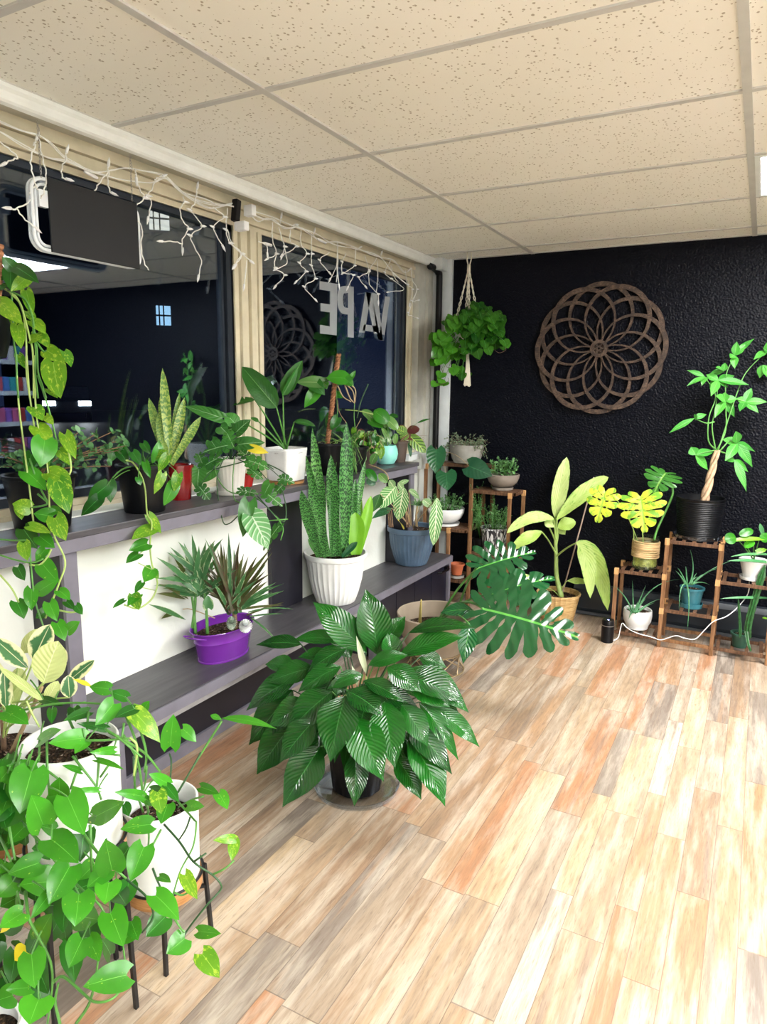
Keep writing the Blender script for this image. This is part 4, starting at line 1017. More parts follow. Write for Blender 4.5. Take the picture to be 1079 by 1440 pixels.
p.S([(404, 352), (408, 400)], .003, S_pale, -.02)
p.done()
# ------------------------------------------------------------------ big split leaf monstera
p = Plant(POT['tan']['root'], cr(580, 560, 3.854), at(3.3))
Nm = (UP*.75 + tocam(pt(680, 830, 3.2))*.5)
pc = POT['tan']['c']
B, T = p.L((365, 918), (672, 832), 285, 'mon', o=.05, o2=.1, bend=.04, n=UP*.5+tocam(pt(680, 830, 3.2))*.8, mon=dict(lobes=8, cut=.75, seed=3)); p.stem3(pc, B, .007, S_green, .2)
B, T = p.L((385, 1142), (908, 1300), 500, 'mon', o=-.2, o2=-.3, bend=.05, n=UP*.45+tocam(pt(680, 830, 3.2))*.85, mon=dict(lobes=9, cut=.85, seed=8)); p.stem3(pc, B, .008, S_green, .3)
B, T = p.L((440, 1060), (780, 975), 250, 'mon', o=-.05, o2=.0, bend=.05, n=UP*.5+tocam(pt(680, 830, 3.2))*.5, mon=dict(lobes=6, cut=.8, seed=12)); p.stem3(pc, B, .006, S_green, .2)
B, T = p.L((310, 1225), (275, 1440), 100, 'mon', 'lance', o=-.3, o2=-.35, bend=.1); p.stem3(pc, B, .005, S_green, .2)
B, T = p.L((330, 1150), (150, 1165), 90, 'mon', 'lance', o=-.12, o2=-.1, bend=.08); p.stem3(pc, B, .005, S_green, .2)
p.S([(240, 1180, .1), (265, 1090, .15), (300, 1000, .25), (345, 920, .1)], .006, S_green)
q = p.P(62, 1200, .1); p.stem3(pc+V((-.08, -.02, 0)), p.P(48, 1093, .0), .010, simple('yellow_sheath', (.62, .52, .16), .5), .1, r1=.003)
p.done()
# ------------------------------------------------------------------ foreground: three white pots on black metal stands
M_iron = simple('black_iron', (.008, .008, .009), .4)
def iron_stand(c, z, r, label, rot=.5, group=None):
    s_ = empty('metal_plant_stand', (c[0], c[1], 0), label, 'plant stand')
    for k in range(4):
        a = rot+k*PI/2; t_ = V((c[0]+(r+.008)*math.cos(a), c[1]+(r+.008)*math.sin(a), z+.008)); f = V((c[0]+(r+.02)*math.cos(a), c[1]+(r+.02)*math.sin(a), 0))
        MB().bar(t_, f, .009, .009, UP).build('leg', M_iron, s_)
    MB().tube([(c[0]+(r+.005)*math.cos(a), c[1]+(r+.005)*math.sin(a), z+.006) for a in [2*PI*i/40 for i in range(40)]], .0035, 6, closed=True).build('ring', M_iron, s_, smooth=True)
    cbm = MB()
    for k in range(2):
        a = rot+k*PI/2; cbm.bar((c[0]+(r+.01)*math.cos(a), c[1]+(r+.01)*math.sin(a), z-.055), (c[0]-(r+.01)*math.cos(a), c[1]-(r+.01)*math.sin(a), z-.055), .008, .008)
    cbm.build('crossbar', M_iron, s_)
    MB().lathe([(.001, -.034), (r+.001, -.034), (r+.003, -.03), (r+.003, .0), (r-.004, .0), (r-.004, -.006), (.001, -.006)], (c[0], c[1], z), 44, cap0=False).build('wood_band', M_wood, s_, auto=.6)
    return s_
def cyl(r, h): return [(r*.93, 0), (r*.97, .004), (r*.985, h*.5), (r, h-.003), (r-.002, h), (r-.005, h), (r-.007, h-.004), (r-.009, h-.05)]
PA = (-1.222, 1.122); PB = (-1.250, .905); PC = (-1.53, .93)
iron_stand(PA, .194, .092, 'low black iron stand with wood band under the right hand white pot in the foreground', .78)
iron_stand(PB, .414, .10, 'taller black iron stand with wood band under the middle white pot in the foreground', 1.9)
iron_stand(PC, .354, .10, 'black iron stand under the variegated rubber plant', .6)
pot('A', 'pothos in a white cylinder pot on the low iron stand in the foreground', 'potted plant', 'potted_pothos', PA, .188, .08, .092, .212, M_matw, prof=cyl(.092, .212), sink=.055)
pot('B', 'green pothos spilling from a white cylinder pot on the taller iron stand in the foreground', 'potted plant', 'potted_pothos', PB, .408, .085, .1, .245, M_matw, prof=cyl(.1, .245), sink=.03)
pot('C', 'variegated rubber plant with cream edged leaves in a white pot at the left edge', 'potted plant', 'potted_rubber_plant', PC, .348, .085, .1, .21, M_matw, prof=cyl(.1, .21), sink=.02)
pB = Plant(POT['B']['root'], cr(0, 980, 5.395), at(1.40))
N0 = dict(up=.35, cam=.9, fold=.14, tilt=.22, bend=.05)
F1 = [((285, 590), (50, 520), 150, .0), ((240, 565), (150, 888), 235, -.08), ((300, 335), (466, 248), 100, .02), ((640, 312), (366, 352), 135, .0), ((650, 345), (566, 432), 80, .0), ((62, 560), (-10, 650), 115, -.04), ((450, 742), (452, 608), 135, -.02), ((515, 760), (642, 1050), 200, -.1),
((325, 968), (236, 742), 190, -.1), ((440, 740), (372, 992), 130, -.02), ((735, 902), (946, 794), 145, -.05), ((700, 900), (832, 942), 115, .02), ((390, 1080), (597, 1264), 205, -.14), ((850, 1312), (800, 1076), 190, -.12), ((670, 112), (480, 182), 74, .08), ((862, 52), (722, 218), 135, .05), ((1020, 92), (868, 160), 84, .06),
((40, 112), (218, 210), 135, .02), ((395, 95), (392, 205), 64, .08), ((560, 85), (575, 190), 84, .09), ((862, 402), (680, 424), 56, .0), ((740, 478), (942, 552), 44, -.01), ((612, 562), (470, 520), 46, -.02), ((742, 706), (540, 712), 40, -.03), ((1079, 752), (866, 722), 70, -.02), ((50, 700), (-30, 800), 130, .0), ((60, 900), (180, 1060), 150, .05), ((150, 860), (20, 1000), 140, .08),
((800, 240), (580, 200), 60, .07), ((330, 20), (480, 70), 60, .1), ((180, 990), (60, 1120), 130, .0), ((420, 1010), (300, 980), 110, .0)]
for b_, t_, w_, o_ in F1:
    p0 = pB
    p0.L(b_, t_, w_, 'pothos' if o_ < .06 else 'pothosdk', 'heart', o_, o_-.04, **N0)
    Bp = p0.P(*b_, o_)
    A = Bp + V((R.uniform(-.03, .03), R.uniform(-.03, .03), R.uniform(.01, .05))) + tocam(Bp)*-.05; p0.stem3(A, Bp, .0019, S_green, .1)
pB.c = cr(0, 1120, 4.5); pB.sc = 1/4.5
F2 = [((250, 420), (50, 492), 135, -.05), ((335, 540), (122, 562), 190, -.02), ((440, 446), (308, 684), 165, -.12), ((682, 468), (550, 577), 112, -.06), ((690, 545), (664, 684), 142, -.08), ((500, 620), (474, 824), 175, -.04), ((316, 618), (194, 776), 78, -.14), ((142, 738), (-4, 832), 120, -.12),
((240, 902), (330, 740), 130, -.04), ((500, 760), (634, 780), 140, .0), ((520, 905), (434, 1088), 140, -.1), ((560, 900), (630, 1046), 110, -.04), ((800, 1130), (524, 1204), 160, -.12), ((700, 740), (782, 952), 150, -.08), ((200, 1000), (220, 1216), 145, -.14), ((190, 1210), (32, 1228), 92, -.1), ((245, 1285), (185, 1445), 185, -.18),
((80, 540), (-20, 640), 130, .0), ((600, 430), (500, 530), 110, .02), ((20, 150), (130, 230), 120, .06), ((100, 240), (10, 330), 120, .04), ((330, 330), (200, 330), 120, .06), ((80, 1260), (-40, 1300), 130, -.02), ((560, 560), (450, 600), 100, .04), ((350, 690), (240, 700), 110, .06), ((740, 600), (800, 690), 110, .05), ((30, 420), (-30, 500), 110, .02), ((110, 640), (0, 700), 120, .06), ((700, 1000), (640, 900), 90, .04)]
for b_, t_, w_, o_ in F2:
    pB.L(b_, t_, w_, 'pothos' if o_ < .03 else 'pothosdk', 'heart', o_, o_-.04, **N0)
    Bp = pB.P(*b_, o_); pB.stem3(Bp + V((R.uniform(-.03, .03), R.uniform(-.02, .03), R.uniform(.01, .06))) - tocam(Bp)*.04, Bp, .0019, S_green, .1)
pB.L((168, 985), (92, 1038), 128, 'yellow', 'heart', -.05, -.08, **N0); pB.L((70, 800), (0, 866), 40, 'yellow', 'heart', -.1, -.1, **N0)
for st in ([(560, -560, .1), (430, -520, .1), (560, -300, .02), (760, 140 - 400, 0)], [(40, 0, .02), (60, 200, 0), (95, 400, -.05)], [(0, 250, .0), (70, 410, -.05)], [(60, 90, .05), (180, 210, .0), (280, 320, -.02), (400, 470, .02), (510, 580, 0), (640, 700, -.02), (700, 860, -.02)],
    [(530, 240, -.05), (640, 380, -.08), (800, 520, -.08)], [(570, 180, -.04), (580, 480, -.04)], [(160, 600, -.02), (180, 760, -.06), (210, 830, -.06), (260, 920, -.06), (320, 1050, -.06), (330, 1200, -.05), (300, 1440, -.05)], [(330, 1180, 0), (400, 1140, .0), (520, 1240, -.02), (600, 1300, -.04), (710, 1280, -.04), (800, 1180, 0)], [(0, 430, 0), (60, 480, 0)], [(480, 1440, 0), (560, 1320, 0), (600, 1180, 0), (620, 1040, 0)], [(380, 1440, 0), (350, 1300, 0), (370, 1180, 0)], [(120, 560, 0), (110, 700, .02), (200, 800, 0)]):
    pB.S(st, .0034, S_green, r1=.0022)
pB.c = cr(0, 980, 5.395)
for st in ([(150, 110, .08), (200, 95, .08), (400, 55, .06), (600, 45, .06), (820, 55, .06)], [(800, 245, .0), (900, 310, -.02), (1079, 460, -.02)], [(640, 330, .0), (800, 328, .0), (985, 315, .0)], [(550, 450, -.01), (640, 560, -.02), (730, 680, -.02), (770, 780, -.03)], [(300, 330, .02), (295, 490, 0)], [(355, 330, .02), (360, 560, 0), (375, 740, 0)], [(200, 30, .05), (240, 120, .05), (300, 230, .05)],
    [(320, 530, 0), (440, 620, -.02)], [(750, 480, -.01), (745, 560, -.01), (735, 680, -.02)], [(830, 510, -.01), (760, 610, -.01)], [(580, 570, -.02), (535, 700, -.02)], [(940, 200, .02), (925, 310, .0)], [(985, 310, 0), (1040, 380, 0), (1015, 600, 0)], [(50, 820, 0), (70, 980, -.04), (115, 1240, -.06)], [(670, 110, .07), (660, 240, .05), (640, 330, .03)]):
    pB.S(st, .0028, S_green if R.random() < .7 else S_pale, r1=.0022)
for k in range(16):
    p_ = (R.uniform(0, 200), R.uniform(430, 900)); o_ = R.uniform(-.06, .0); pB.L(p_, (p_[0]+R.uniform(-120, 90), p_[1]+R.uniform(90, 200)), R.uniform(120, 160), 'pothosdk' if k % 3 else 'pothos', 'heart', o_, o_-.03, **N0); pB.stem3(pB.P(*p_, o_)+V((0, .02, .05)), pB.P(*p_, o_), .002, S_green, .1)
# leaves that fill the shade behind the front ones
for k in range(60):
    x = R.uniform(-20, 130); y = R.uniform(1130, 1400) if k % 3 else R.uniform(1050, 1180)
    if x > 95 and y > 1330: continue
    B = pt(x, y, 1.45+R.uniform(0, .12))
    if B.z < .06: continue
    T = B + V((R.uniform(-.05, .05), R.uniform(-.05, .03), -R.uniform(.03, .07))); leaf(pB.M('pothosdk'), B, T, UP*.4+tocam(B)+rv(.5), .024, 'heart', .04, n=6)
pB.done()
pA = Plant(POT['A']['root'], cr(170, 1060, 5.33), at(1.60))
FA = [((356, 226), (208, 150), 84, .02, 'pothos'), ((222, 360), (0, 268), 62, -.04, 'pothos'), ((275, 288), (302, 452), 115, -.04, 'golden'), ((350, 380), (300, 528), 120, .0, 'pothos'), ((345, 245), (436, 365), 70, .0, 'pothosdk'), ((225, 265), (345, 262), 50, .02, 'pothosdk'), ((600, 250), (740, 300), 70, .0, 'pothos'), ((735, 295), (800, 418), 96, .0, 'pothos'), ((500, 392), (628, 396), 76, -.02, 'pothos'),
((222, 530), (-5, 566), 130, -.1, 'pothos'), ((172, 700), (72, 958), 168, -.18, 'pothos'), ((288, 920), (376, 966), 62, -.12, 'pothos'), ((480, 908), (574, 1092), 92, -.14, 'golden'), ((262, 1062), (438, 1248), 150, -.2, 'pothos'), ((60, 970), (10, 1160), 130, -.14, 'pothosdk'), ((330, 1226), (186, 1372), 150, -.1, 'pothosdk'), ((582, 1332), (752, 1348), 84, -.12, 'pothos'),
((853, 640), (690, 650), 66, -.08, 'golden'), ((850, 650), (830, 805), 80, -.08, 'golden'), ((480, 1385), (340, 1500), 150, -.2, 'pothos'), ((610, 1500), (740, 1680), 140, -.2, 'golden'), ((20, 380), (60, 470), 80, .0, 'pothosdk'), ((60, 700), (-30, 850), 120, -.15, 'pothosdk'), ((100, 1300), (0, 1440), 140, -.15, 'pothos'), ((80, 1260), (130, 1400), 110, -.15, 'pothos')]
for b_, t_, w_, o_, g_ in FA: pA.L(b_, t_, w_, g_, 'heart', o_, o_-.03, **N0)
for st in ([(430, 360, .05), (545, 490, .0), (565, 530, -.02), (540, 700, -.06), (450, 870, -.1), (390, 1060, -.12)], [(325, 530, .0), (440, 660, -.05), (545, 810, -.1), (690, 910, -.1), (750, 980, -.1), (740, 1030, -.1), (640, 1140, -.12), (500, 1320, -.12), (440, 1440, -.14)], [(690, 905, -.1), (780, 860, -.1), (850, 800, -.08)], [(545, 810, -.1), (640, 745, -.1)], [(0, 905, -.15), (90, 980, -.18), (190, 1070, -.2), (240, 1180, -.2), (230, 1250, -.2), (160, 1340, -.2)],
    [(620, 318, .02), (520, 350, .04), (430, 400, .06)], [(525, 460, .02), (490, 560, 0), (440, 640, 0)], [(300, 570, -.05), (230, 700, -.1), (205, 720, -.15)], [(365, 0, .08), (378, 60, .06), (368, 230, .05)], [(600, -10, .1), (540, 100, .08), (430, 290, .06)], [(195, 90, .05), (185, 200, .05), (170, 270, .04)], [(95, 20, .04), (100, 180, .03), (105, 300, .03)], [(200, 360, .02), (205, 480, 0), (210, 620, -.05), (205, 700, -.1)], [(405, 1240, -.2), (470, 1340, -.2)], [(240, 860, -.1), (270, 940, -.12), (310, 1030, -.12)], [(30, 710, -.12), (100, 715, -.14)], [(400, 1040, -.12), (460, 1060, -.12), (520, 1030, -.12)]):
    pA.S(st, .0026, S_green if R.random() < .6 else S_dark, r1=.002)
pA.c = cr(0, 860, 2.4825); pA.sc = 1/2.4825
pA.L((595, 470), (606, 358), 62, 'pothos', 'heart', .08, .08, **N0); pA.L((638, 410), (686, 456), 44, 'pothos', 'heart', .1, .1, **N0); pA.L((775, 372), (968, 410), 42, 'pothos', 'lance', .12, .12, up=.9, cam=.3, fold=.1)
pA.L((735, 362), (776, 378), 20, 'pothos', 'lance', .12, .12); pA.L((470, 352), (560, 458), 62, 'golden', 'heart', -.1, -.1, **N0); pA.L((500, 345), (522, 312), 30, 'pothos', 'heart', -.05, -.05)
pA.L((380, 270), (312, 262), 44, 'pothos', 'heart', -.2, -.2, **N0); pA.L((320, 262), (255, 236), 16, 'yellow', 'lance', -.18, -.18); pA.L((440, 300), (380, 280), 40, 'pothosdk', 'heart', -.1, -.1, **N0)
for st in ([(775, 382, .12), (700, 500, .12), (620, 632, .12)], [(430, 430, -.12), (480, 520, -.1), (500, 640, -.05), (520, 700, 0)], [(480, 380, -.1), (510, 490, -.08), (505, 560, -.06)], [(430, 340, -.1), (480, 480, -.08), (470, 600, 0), (500, 700, .05)], [(380, 420, -.2), (500, 490, -.1), (560, 560, -.06)]):
    pA.S(st, .003, S_green, r1=.0025)
pA.done()
p = Plant(POT['C']['root'], cr(0, 860, 4.905), at(1.60))
for b_, t_, w_, g_, o_ in [((300, 490), (402, 202), 235, 'rubberp', -.05), ((232, 335), (348, 88), 165, 'rubber', .05), ((160, 285), (272, 118), 105, 'rubberp', .1), ((190, 388), (-40, 185), 125, 'rubber', -.04), ((302, 618), (-5, 384), 62, 'rubberp', -.06), ((320, 612), (402, 478), 92, 'rubberp', -.02), ((470, 482), (652, 336), 96, 'rubber', .05), ((480, 592), (470, 438), 112, 'rubber', .04), ((40, 660), (30, 400), 100, 'rubber', 0), ((100, 640), (70, 430), 110, 'rubberp', .05), ((380, 400), (430, 240), 120, 'rubber', .1), ((120, 560), (130, 380), 110, 'rubberp', .1), ((0, 500), (-60, 330), 110, 'rubber', .02), ((-20, 640), (-120, 500), 120, 'rubber', 0)]:
    B, T = p.L(b_, t_, w_, g_, 'oval', o_, o_, up=.2, cam=.9, fold=.18, tilt=.15, bend=.04); p.stem3(POT['C']['c']+V((0, 0, R.uniform(.02, .12))), B, .003, S_pale, 0)
p.stem3(POT['C']['c'], POT['C']['c']+V((.01, 0, .16)), .007, S_brown, 0); p.stem3(POT['C']['c']+V((.03, 0, 0)), p.P(290, 520), .006, S_tan, 0)
p.done()
wf = MB(); q = pt(-6, 1452, 1.33); q.z = max(q.z, .16)
pot('edge', 'rounded white pot rim peeking in at the bottom left corner of the picture', 'pot', 'white_pot', (q.x-.03, q.y-.0), 0, .06, .075, q.z, M_matw, prof=[(.05, 0), (.07, .01), (.078, q.z*.5), (.07, q.z*.92), (.062, q.z), (.055, q.z-.006), (.055, q.z*.8)], sink=.03)
# ------------------------------------------------------------------ hanging golden pothos, upper left
HX = pt(-38, 470, 1.72)
hp = empty('hanging_pothos', (HX.x, HX.y, HX.z-.06), 'golden pothos with long trailing vines hanging from the ceiling at the upper left edge', 'hanging plant')
MB().lathe([(.05, 0), (.07, .005), (.082, .05), (.086, .11), (.089, .112), (.089, .12), (.082, .12), (.078, .1)], (HX.x, HX.y, HX.z-.06), 36).build('pot', M_blackpot, hp, auto=.6)
soil(hp, (HX.x, HX.y), .078, HX.z+.042)
mb = MB()
for k in range(3):
    a = k*2.1; mb.tube([(HX.x+.085*math.cos(a), HX.y+.085*math.sin(a), HX.z+.058), (HX.x, HX.y, HX.z+.35), (HX.x, HX.y, HC)], .0015, 5)
mb.build('hanger', M_wire, hp)
M_coir = mk_rope('coir_pole', (.16, .065, .03), (.42, .20, .10))
p = Plant(hp, cr(0, 340, 6.546), at(1.72))
mb = MB(); P0 = V((HX.x+.05, HX.y+.03, HX.z+.03)); P1 = p.P(-5, 20); n_ = 30
mb.tube([lerp(P0, P1, i/n_)+V((.002*math.sin(i*1.3), 0, 0)) for i in range(n_+1)], [.010+.0015*math.sin(i*2.2) for i in range(n_+1)], 10); mb.build('moss_pole', M_coir, hp, smooth=True)
HN = dict(up=.3, cam=.9, fold=.16, tilt=.3, bend=.06)
for b_, t_, w_, g_, o_ in [((130, 250), (18, 138), 110, 'pothosdk', 0), ((150, 235), (362, 384), 125, 'pothosdk', -.03), ((100, 262), (92, 442), 125, 'pothosdk', 0), ((250, 330), (98, 456), 105, 'golden', .0), ((240, 450), (302, 692), 95, 'golden', .02), ((0, 560), (212, 764), 150, 'golden', -.04), ((160, 768), (196, 988), 112, 'golden', 0), ((300, 730), (420, 850), 115, 'golden', .02), ((345, 840), (455, 985), 110, 'golden', .02),
    ((430, 1000), (588, 1104), 135, 'golden', 0), ((590, 1010), (655, 1155), 100, 'golden', .02), ((490, 1110), (560, 1444), 205, 'golden', -.02), ((450, 1355), (530, 1440), 80, 'golden', 0), ((170, 1040), (235, 1172), 70, 'golden', .02), ((20, 380), (-60, 470), 110, 'pothosdk', 0), ((10, 540), (-60, 640), 100, 'golden', 0), ((280, 900), (390, 880), 80, 'golden', 0), ((0, 280), (-100, 350), 120, 'pothosdk', 0), ((250, 640), (330, 760), 80, 'golden', .03), ((130, 660), (120, 800), 90, 'golden', .03)]:
    p.L(b_, t_, w_, g_, 'heart', o_, o_-.02, **HN)
for st in ([(0, 400), (70, 450), (150, 510), (210, 640), (270, 870), (300, 1000), (310, 1200), (310, 1440)], [(70, 450), (190, 500), (250, 560), (300, 700), (310, 860), (330, 1000), (325, 1200), (350, 1440)], [(0, 380), (100, 440), (110, 560), (125, 900), (150, 1060), (155, 1240), (170, 1440)], [(90, 470), (200, 600), (240, 900), (245, 1200), (275, 1440)], [(300, 700), (340, 1000), (350, 1200), (395, 1340), (425, 1440)], [(320, 900), (400, 1010), (430, 1000)], [(480, 1240), (430, 1240), (450, 1350)]):
    p.S(st, .0026, S_pale if R.random() < .5 else S_green, 0)
p.c = cr(0, 500, 3.6); p.sc = 1/3.6
for b_, t_, w_, g_, o_ in [((170, 262), (215, 330), 70, 'golden', 0), ((232, 305), (272, 350), 40, 'golden', 0), ((190, 362), (258, 462), 85, 'golden', 0), ((226, 430), (205, 566), 112, 'pothos', -.02), ((200, 440), (250, 560), 80, 'golden', .02), ((330, 400), (385, 524), 62, 'golden', 0), ((135, 588), (235, 684), 84, 'pothos', 0), ((250, 592), (365, 650), 90, 'golden', 0), ((290, 640), (350, 802), 100, 'golden', -.02), ((150, 772), (62, 750), 74, 'golden', 0), ((100, 760), (110, 832), 50, 'golden', .02), ((268, 815), (170, 800), 74, 'pothos', -.01), ((250, 782), (316, 800), 56, 'pothos', 0), ((280, 822), (335, 938), 84, 'golden', -.02), ((150, 862), (260, 900), 50, 'golden', -.02), ((120, 880), (190, 980), 84, 'pothosdk', .02), ((200, 915), (278, 975), 70, 'pothos', .0), ((90, 1072), (126, 1140), 52, 'pothosdk', 0), ((215, 1055), (298, 1150), 84, 'pothos', 0), ((200, 1190), (300, 1130), 66, 'pothos', 0), ((160, 1182), (160, 1292), 64, 'pothos', 0), ((300, 1190), (355, 1240), 56, 'pothos', 0), ((250, 1252), (290, 1345), 64, 'pothos', -.02), ((335, 1245), (375, 1285), 40, 'pothosdk', 0), ((85, 1248), (122, 1334), 72, 'pothosdk', 0), ((345, 1392), (405, 1345), 56, 'pothos', 0), ((290, 1355), (330, 1445), 64, 'pothos', 0), ((385, 1265), (418, 1312), 40, 'pothosdk', 0), ((120, 950), (140, 1040), 60, 'golden', 0), ((300, 480), (360, 560), 60, 'golden', .02), ((230, 980), (180, 1040), 50, 'pothos', .02), ((160, 500), (130, 590), 60, 'pothosdk', .02), ((240, 1290), (180, 1330), 50, 'pothosdk', .02)]:
    p.L(b_, t_, w_, g_, 'heart', .0+o_, o_-.01, **HN)
for st in ([(80, 0), (95, 250), (120, 450), (150, 680), (170, 850)], [(135, 0), (150, 200), (180, 400)], [(175, 0), (180, 250), (200, 400), (240, 560), (250, 760), (270, 900), (330, 1040), (300, 1150), (230, 1330)], [(190, 100), (240, 250), (290, 440)], [(325, 400), (360, 560), (340, 620)], [(150, 520), (190, 640), (240, 740)], [(190, 700), (240, 750), (160, 770)], [(150, 950), (160, 1100), (180, 1250), (230, 1400)], [(0, 1010), (80, 1035), (160, 1048), (220, 1030)], [(0, 930), (60, 935), (130, 935)], [(260, 980), (240, 1020), (200, 1060), (150, 1060)], [(300, 1290), (360, 1300), (410, 1290)], [(0, 1110), (60, 1180), (95, 1250)]):
    p.S(st, .0024, S_pale if R.random() < .6 else S_green, 0)
p.done()
# ------------------------------------------------------------------ window counter plants
def onX(X): return lambda x, y, o: pX(x, y, X+o)
# left shrub
p = Plant(POT['blk1']['root'], cr(0, 500, 3.6), at(2.12))
A0 = POT['blk1']['c']
for k, (tx, ty) in enumerate([(620, 425), (570, 385), (530, 470), (480, 400), (400, 385), (350, 400), (300, 430), (120, 500), (0, 505), (-60, 480), (200, 470), (600, 480), (560, 560), (450, 440), (640, 455), (500, 520), (-20, 560), (60, 540), (380, 450)]):
    T = p.P(tx, ty, R.uniform(-.08, .08)); C = A0+V((0, 0, .05)); Q = [bez(A0, C, T, i/10) for i in range(11)]
    p.T(S_brown).tube(Q, [lerp(.004, .0015, i/10) for i in range(11)], 5)
    for i in range(4, 11):
        for j in range(4):
            dr = (rv(1)+UP*.3).normalized(); B = Q[i]+rv(.006); leaf(p.M('jade'), B, B+dr*R.uniform(.015, .026), UP+rv(.6)+tocam(B)*.4, .0075, 'oval', .03, n=4, m=1)
p.done()
# pothos in second black pot and its vine
p = Plant(POT['blk2']['root'], cr(0, 500, 3.6), at(2.2))
for b_, t_, w_, g_, o_ in [((600, 475), (652, 556), 52, 'pothosdk', 0), ((575, 470), (560, 540), 50, 'pothosdk', 0), ((672, 490), (712, 556), 50, 'pothosdk', 0), ((792, 530), (806, 428), 52, 'pothos', 0), ((725, 445), (762, 500), 40, 'pothosdk', .05), ((846, 508), (800, 592), 46, 'golden', -.05), ((822, 598), (780, 702), 46, 'golden', -.06), ((902, 600), (880, 692), 48, 'golden', -.05), ((882, 650), (828, 762), 62, 'pothos', -.04), ((735, 542), (762, 622), 36, 'pothos', -.06), ((700, 618), (712, 658), 32, 'pothosdk', -.08),
    ((540, 660), (442, 735), 76, 'pothosdk', -.06), ((552, 640), (560, 745), 62, 'pothosdk', -.04), ((502, 722), (410, 812), 60, 'pothosdk', -.06), ((640, 500), (600, 440), 40, 'pothosdk', .04), ((780, 510), (850, 480), 40, 'golden', 0)]:
    B, T = p.L(b_, t_, w_, g_, 'heart', o_, o_, **HN); p.stem3(A0 if False else POT['blk2']['c'], B, .002, S_green, .25)
p.fn = onX(-1.735)
p.S([(640, 530), (680, 550, -.02), (730, 650, .02), (745, 800, .02), (768, 850, .01), (760, 960), (770, 1060), (797, 1150), (770, 1230), (700, 1280), (630, 1262)], .0028, S_pale)
for b_, t_, w_, g_ in [((755, 812), (817, 902), 48, 'golden'), ((772, 876), (666, 932), 66, 'golden'), ((745, 952), (652, 988), 62, 'pothos'), ((702, 1005), (638, 1052), 48, 'pothosdk'), ((770, 1082), (728, 1148), 66, 'pothos'), ((718, 1150), (682, 1202), 34, 'pothosdk'), ((678, 1212), (704, 1288), 60, 'golden'), ((628, 1238), (570, 1280), 26, 'pothosdk'), ((770, 1090), (804, 1130), 40, 'golden'), ((700, 1212), (645, 1270), 46, 'pothos')]:
    p.L(b_, t_, w_, g_, 'heart', .0, .01, **HN)
for st in ([(705, 1005), (760, 960)], [(772, 1085), (700, 1050)], [(700, 1170), (790, 1190)]): p.S(st, .0014, S_pale)
p.done()
# snake plant in red pot
p = Plant(POT['red']['root'], cr(180, 500, 4), at(2.64))
for b_, t_, w_, g_, o_ in [((236, 612), (194, 70), 56, 'snakey', 0), ((240, 612), (318, 236), 54, 'snakey', .02), ((246, 612), (412, 342), 52, 'snakey', -.02), ((230, 606), (180, 232), 46, 'snakey', .02), ((222, 606), (118, 238), 56, 'snakey', .03), ((220, 610), (168, 326), 50, 'snakey', 0), ((240, 610), (290, 208), 40, 'snakey', .05), ((226, 610), (195, 470), 40, 'snakey', -.03)]:
    p.L(b_, t_, w_, g_, 'sword', o_, o_, up=0, cam=1, fold=.3, tilt=.3, bend=.02, seg=12)
p.done()
# swiss cheese vine
p = Plant(POT['swiss']['root'], cr(180, 500, 4), at(2.72))
sw = dict(lobes=5, cut=.45)
for b_, t_, w_, g_, o_, mo in [((560, 505), (422, 545), 105, 'swiss', -.04, 1), ((500, 580), (372, 660), 90, 'swiss', 0, 1), ((480, 640), (366, 720), 80, 'swiss', 0, 0), ((402, 738), (468, 824), 84, 'swiss', -.05, 1), ((600, 380), (545, 325), 80, 'swiss', .05, 0), ((530, 352), (316, 284), 62, 'swiss', .04, 0), ((610, 430), (692, 360), 70, 'swiss', .02, 0), ((620, 500), (772, 490), 74, 'swiss', -.02, 0), ((690, 520), (792, 548), 44, 'yellow', -.03, 0), ((680, 590), (800, 640), 100, 'swiss', -.06, 1), ((690, 640), (760, 700), 70, 'swiss', -.05, 1), ((630, 760), (740, 780), 60, 'swiss', -.08, 1), ((772, 770), (872, 850), 84, 'swiss', -.1, 1), ((860, 690), (940, 720), 70, 'swiss', -.1, 1), ((680, 826), (646, 1022), 92, 'pothosdk', -.14, 0), ((700, 905), (790, 1092), 128, 'swissv', -.16, 0), ((850, 960), (760, 1100), 74, 'swiss', -.14, 1),
    ((400, 560), (430, 640), 70, 'swiss', .04, 1), ((560, 440), (600, 520), 80, 'swiss', .0, 1), ((470, 480), (520, 560), 70, 'swiss', .02, 0), ((640, 540), (700, 600), 70, 'swiss', 0, 1), ((520, 400), (560, 440), 70, 'swiss', .03, 0), ((560, 420), (640, 400), 60, 'swiss', .04, 0), ((800, 720), (760, 800), 70, 'swiss', -.1, 0), ((840, 760), (900, 700), 60, 'swiss', -.08, 1), ((400, 640), (390, 760), 80, 'swiss', -.02, 0)]:
    B, T = p.L(b_, t_, w_, g_, 'heart', o_, o_, up=.4, cam=.8, mon=dict(sw, seed=R.randint(0, 99)) if mo else None, tilt=.35)
    if p.c(*b_)[1] < 690: p.stem3(POT['swiss']['c'], B, .002, S_dark, .25)
